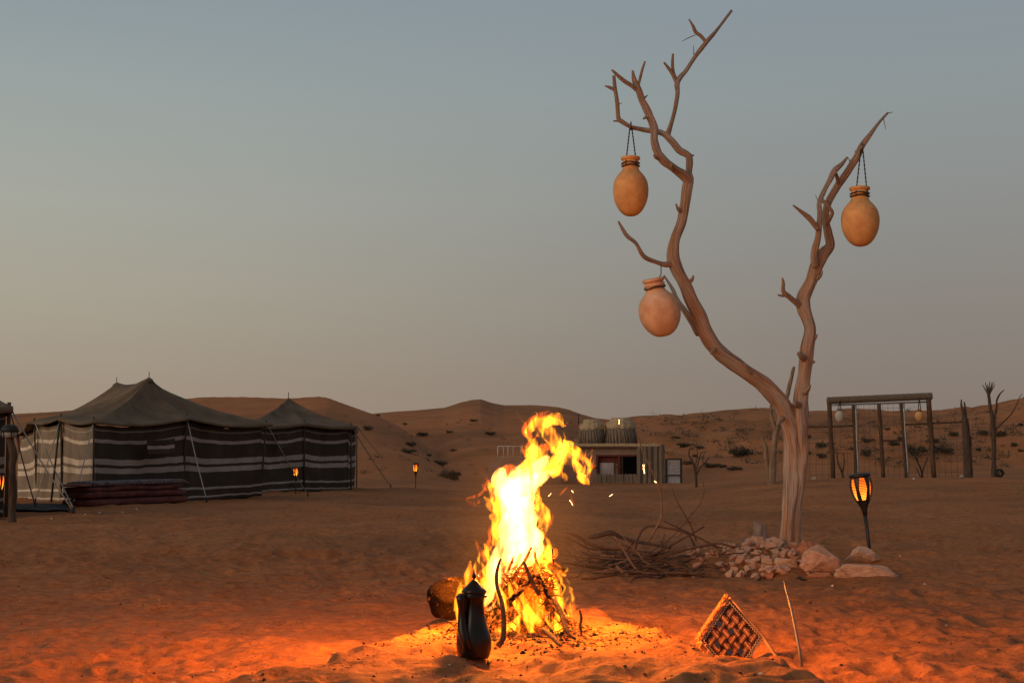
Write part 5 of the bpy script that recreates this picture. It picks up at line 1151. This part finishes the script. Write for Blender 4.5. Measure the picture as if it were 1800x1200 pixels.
def strip(u0, v0, u1, v1, w, k, m, name='reed_strip'):
    a, b = FP(u0, v0, k), FP(u1, v1, k); t = (b-a).normalized(); sd2 = t.cross(nf).normalized()*w/2; up = nf*0.0016
    MB().add([a-sd2, a+sd2, b+sd2, b-sd2, a-sd2*.6+up, a+sd2*.6+up, b+sd2*.6+up, b-sd2*.6+up], [(4,5,6,7),(0,1,5,4),(1,2,6,5),(2,3,7,6),(3,0,4,7)]).build(name, m, fan, smooth=False)
for gi in range(5):
    for j in range(3):
        c = 0.16+gi*0.165+j*0.030
        for seg_ in range(5):
            a = 0.12+seg_*0.165; e = a+0.11
            over = (gi+seg_) % 2 == 0
            strip(a if not over else a-.03, c, e if not over else e+.03, c, 0.0050, 0.0040 if over else 0.0012, (FANT if j == 1 else FANR))
            strip(c, a if over else a-.03, c, e if over else e+.03, 0.0050, 0.0012 if over else 0.0040, (FANT if j == 1 else FANR))
for (u, v) in ((.50, .12), (.42, .40), (.80, .32), (.72, .60), (.55, .78)):
    m_ = MB(); h = .055; q = [FP(u-h, v-h, .0025), FP(u+h, v-h, .0025), FP(u+h, v+h, .0025), FP(u-h, v+h, .0025)]; m_.add([*q, *[x_+nf*.004 for x_ in q]], [(4,5,6,7),(0,1,5,4),(1,2,6,5),(2,3,7,6),(3,0,4,7)]); m_.build('blue_patch', FANB, fan, smooth=False)
for (a, b, c, e) in ((0.05,.05,.95,.05), (.05,.05,.05,.95), (.95,.05,.95,.95), (.05,.95,.95,.95)):      # zigzag braid
    pts = []
    for i in range(33):
        u = i/32; p = FP(a+(c-a)*u, b+(e-b)*u, 0.004); t = (FP(c, e)-FP(a, b)).normalized(); sd2 = t.cross(nf); pts.append(p+sd2*0.0035*(1 if i % 2 else -1))
    MB().tube(pts, 0.0019, 6).build('braid', WBR, fan)
for (a, b, c, e) in ((0,0,1,0), (1,0,1,1), (0,1,1,1)):
    m_ = MB(); m_.tube([FP(a+(c-a)*i/20, b+(e-b)*i/20, 0.0)for i in range(21)], 0.0045, 7, wob=.4, wobs=90); m_.build('rim', FANT, fan)
rk = random.Random(9); m_ = MB()
for k in range(620):
    e = rk.random(); 
    if k < 500: p = FP(e, -0.012, rk.uniform(-.005, .004)); dr = -uy.normalized()
    else: p = FP(1.01, e*.3, 0) if k % 2 else FP(.75+e*.25, 1.01, 0); dr = ux.normalized() if k % 2 else uy.normalized()
    dr = (dr+Vector((rk.gauss(0, .5), rk.gauss(0, .5), rk.gauss(-.1, .5)))).normalized(); ln = rk.uniform(.012, .028); c = p+dr*ln*.5+Vector((rk.gauss(0, .003),)*3); m_.tube([p, c, p+dr*ln+Vector((0, 0, -.003))], [.0018, .0030, .0010], 4)
m_.build('fringe', FRN, fan)['kind'] = 'stuff'
hp = [P(1281, 1048, fd+.065), P(1310, 1083, fd+.05), P(1342, 1120, fd+.03), P(1368, 1158, fd-.02), P(1373, 1168, fd-.02)]
MB().tube(hp, [.0045, .006, .0075, .0085, .008], 9, wob=.1).build('handle', mat('fan_handle_wood', (0.36, 0.19, 0.09), 0.7, None, 20), fan)
# ---------------- metal rod stuck in the sand
rb = G(1411, 1172); rd = rb.y
rod = MB(); rp = [P(1378, 1021, rd+.12), P(1381, 1034, rd+.11), P(1390, 1066, rd+.08), P(1398, 1105, rd+.05), P(1405, 1140, rd+.02), rb-Vector((0, 0, .03))]
rod.tube(rp, [.0025, .0045, .0052, .0055, .0058, .006], 8);
tag(rod.build('metal_rod', mat('steel_rod', (0.16, 0.15, 0.15), 0.45, None, 20, metal=0.3), None, org=rb), 'thin bent metal rod stuck upright in the sand beside the hand fan', 'metal rod')

# ================================================================== litter on the sand
rk = random.Random(77); m_ = MB(); m2_ = MB(); m3 = MB()
def chip(mb_, p, s, fl=0.4):
    R_ = Matrix.Rotation(rk.uniform(0, 6), 3, 'Z')@Matrix.Rotation(rk.gauss(0, .5), 3, 'X'); q = [Vector((rk.uniform(.5, 1.2)*math.cos(a), rk.uniform(.4, .9)*math.sin(a), 0)) for a in np.linspace(0, 2*PI, 6)[:-1]]
    top = Vector((rk.uniform(-.3, .3), rk.uniform(-.3, .3), fl)); vs = [p+R_@(v*s) for v in q]+[p+R_@(top*s)+Vector((0, 0, s*.2)), p-Vector((0, 0, s*.3))]
    mb_.add(vs, [(i, (i+1) % 5, 5) for i in range(5)]+[((i+1) % 5, i, 6) for i in range(5)])
for k in range(1300):
    a = rk.uniform(0, 2*PI); r0 = abs(rk.gauss(0, .42)); x, y = FB.x+.12+math.cos(a)*r0, FD-.25+math.sin(a)*r0*.9
    if x < -.9 or math.hypot(x-FB.x, y-FD) < .14: continue
    chip(m_, Vector((x, y, H1(x, y)+.004)), rk.uniform(.002, .009)*(2.2 if rk.random() < .06 else 1))
for k in range(800):
    px, d = rk.uniform(-50, 1850), 4.8+11*rk.random()**1.6; p = B(px, d); chip(m_ if rk.random() < .75 else m2_, p+Vector((0, 0, .002)), .0025+.009*rk.random()**2.5)
for (px, py, s_) in ((1333, 1020, .03), (1405, 1018, .035), (1412, 1020, .03), (1425, 1060, .018), (1436, 1076, .012), (1478, 1172, .012), (1327, 1186, .012), (755, 1105, .014), (640, 1076, .010), (1345, 1040, .012), (1500, 1035, .012), (1545, 1025, .014)): chip(m_, G(px, py), s_)
for (px, py, s_) in ((1463, 1031, .020), (1187, 1072, .010), (1582, 978, .016), (35, 1057, .010), (1210, 905, .012), (240, 897, .05), (175, 903, .05), (215, 902, .03), (150, 906, .03), (90, 912, .03), (1353, 847, .08), (1430, 842, .12), (1690, 838, .12), (1606, 842, .08), (505, 1005, .008)): chip(m2_, G(px, py), s_)
tag(m_.build('charcoal_crumbs', mat('charcoal', (0.03, 0.024, 0.02), 0.9), None, smooth=False), 'dark charcoal crumbs and droppings scattered over the sand', 'crumbs', kind='stuff')
tag(m2_.build('white_pebbles', mat('white_pebble', (0.62, 0.52, 0.45), 0.9), None, smooth=False), 'little white pebbles scattered over the sand', 'pebbles', kind='stuff')
for k in range(380):
    a = rk.uniform(0, 2*PI); r0 = .12+abs(rk.gauss(0, .35)); x, y = FB.x+.1+math.cos(a)*r0, FD-.1+math.sin(a)*r0*.9; p = Vector((x, y, H1(x, y)+.006)); e = Vector((rk.gauss(0, 1), rk.gauss(0, 1), rk.gauss(0, .25))).normalized()*rk.uniform(.008, .03)
    m3.tube([p-e, p+e], [.0015, .0010], 4)
tag(m3.build('straw_litter', mat('straw', (0.42, 0.24, 0.12), 0.9), None), 'broken straw and bark bits strewn round the fire', 'straw', kind='stuff')
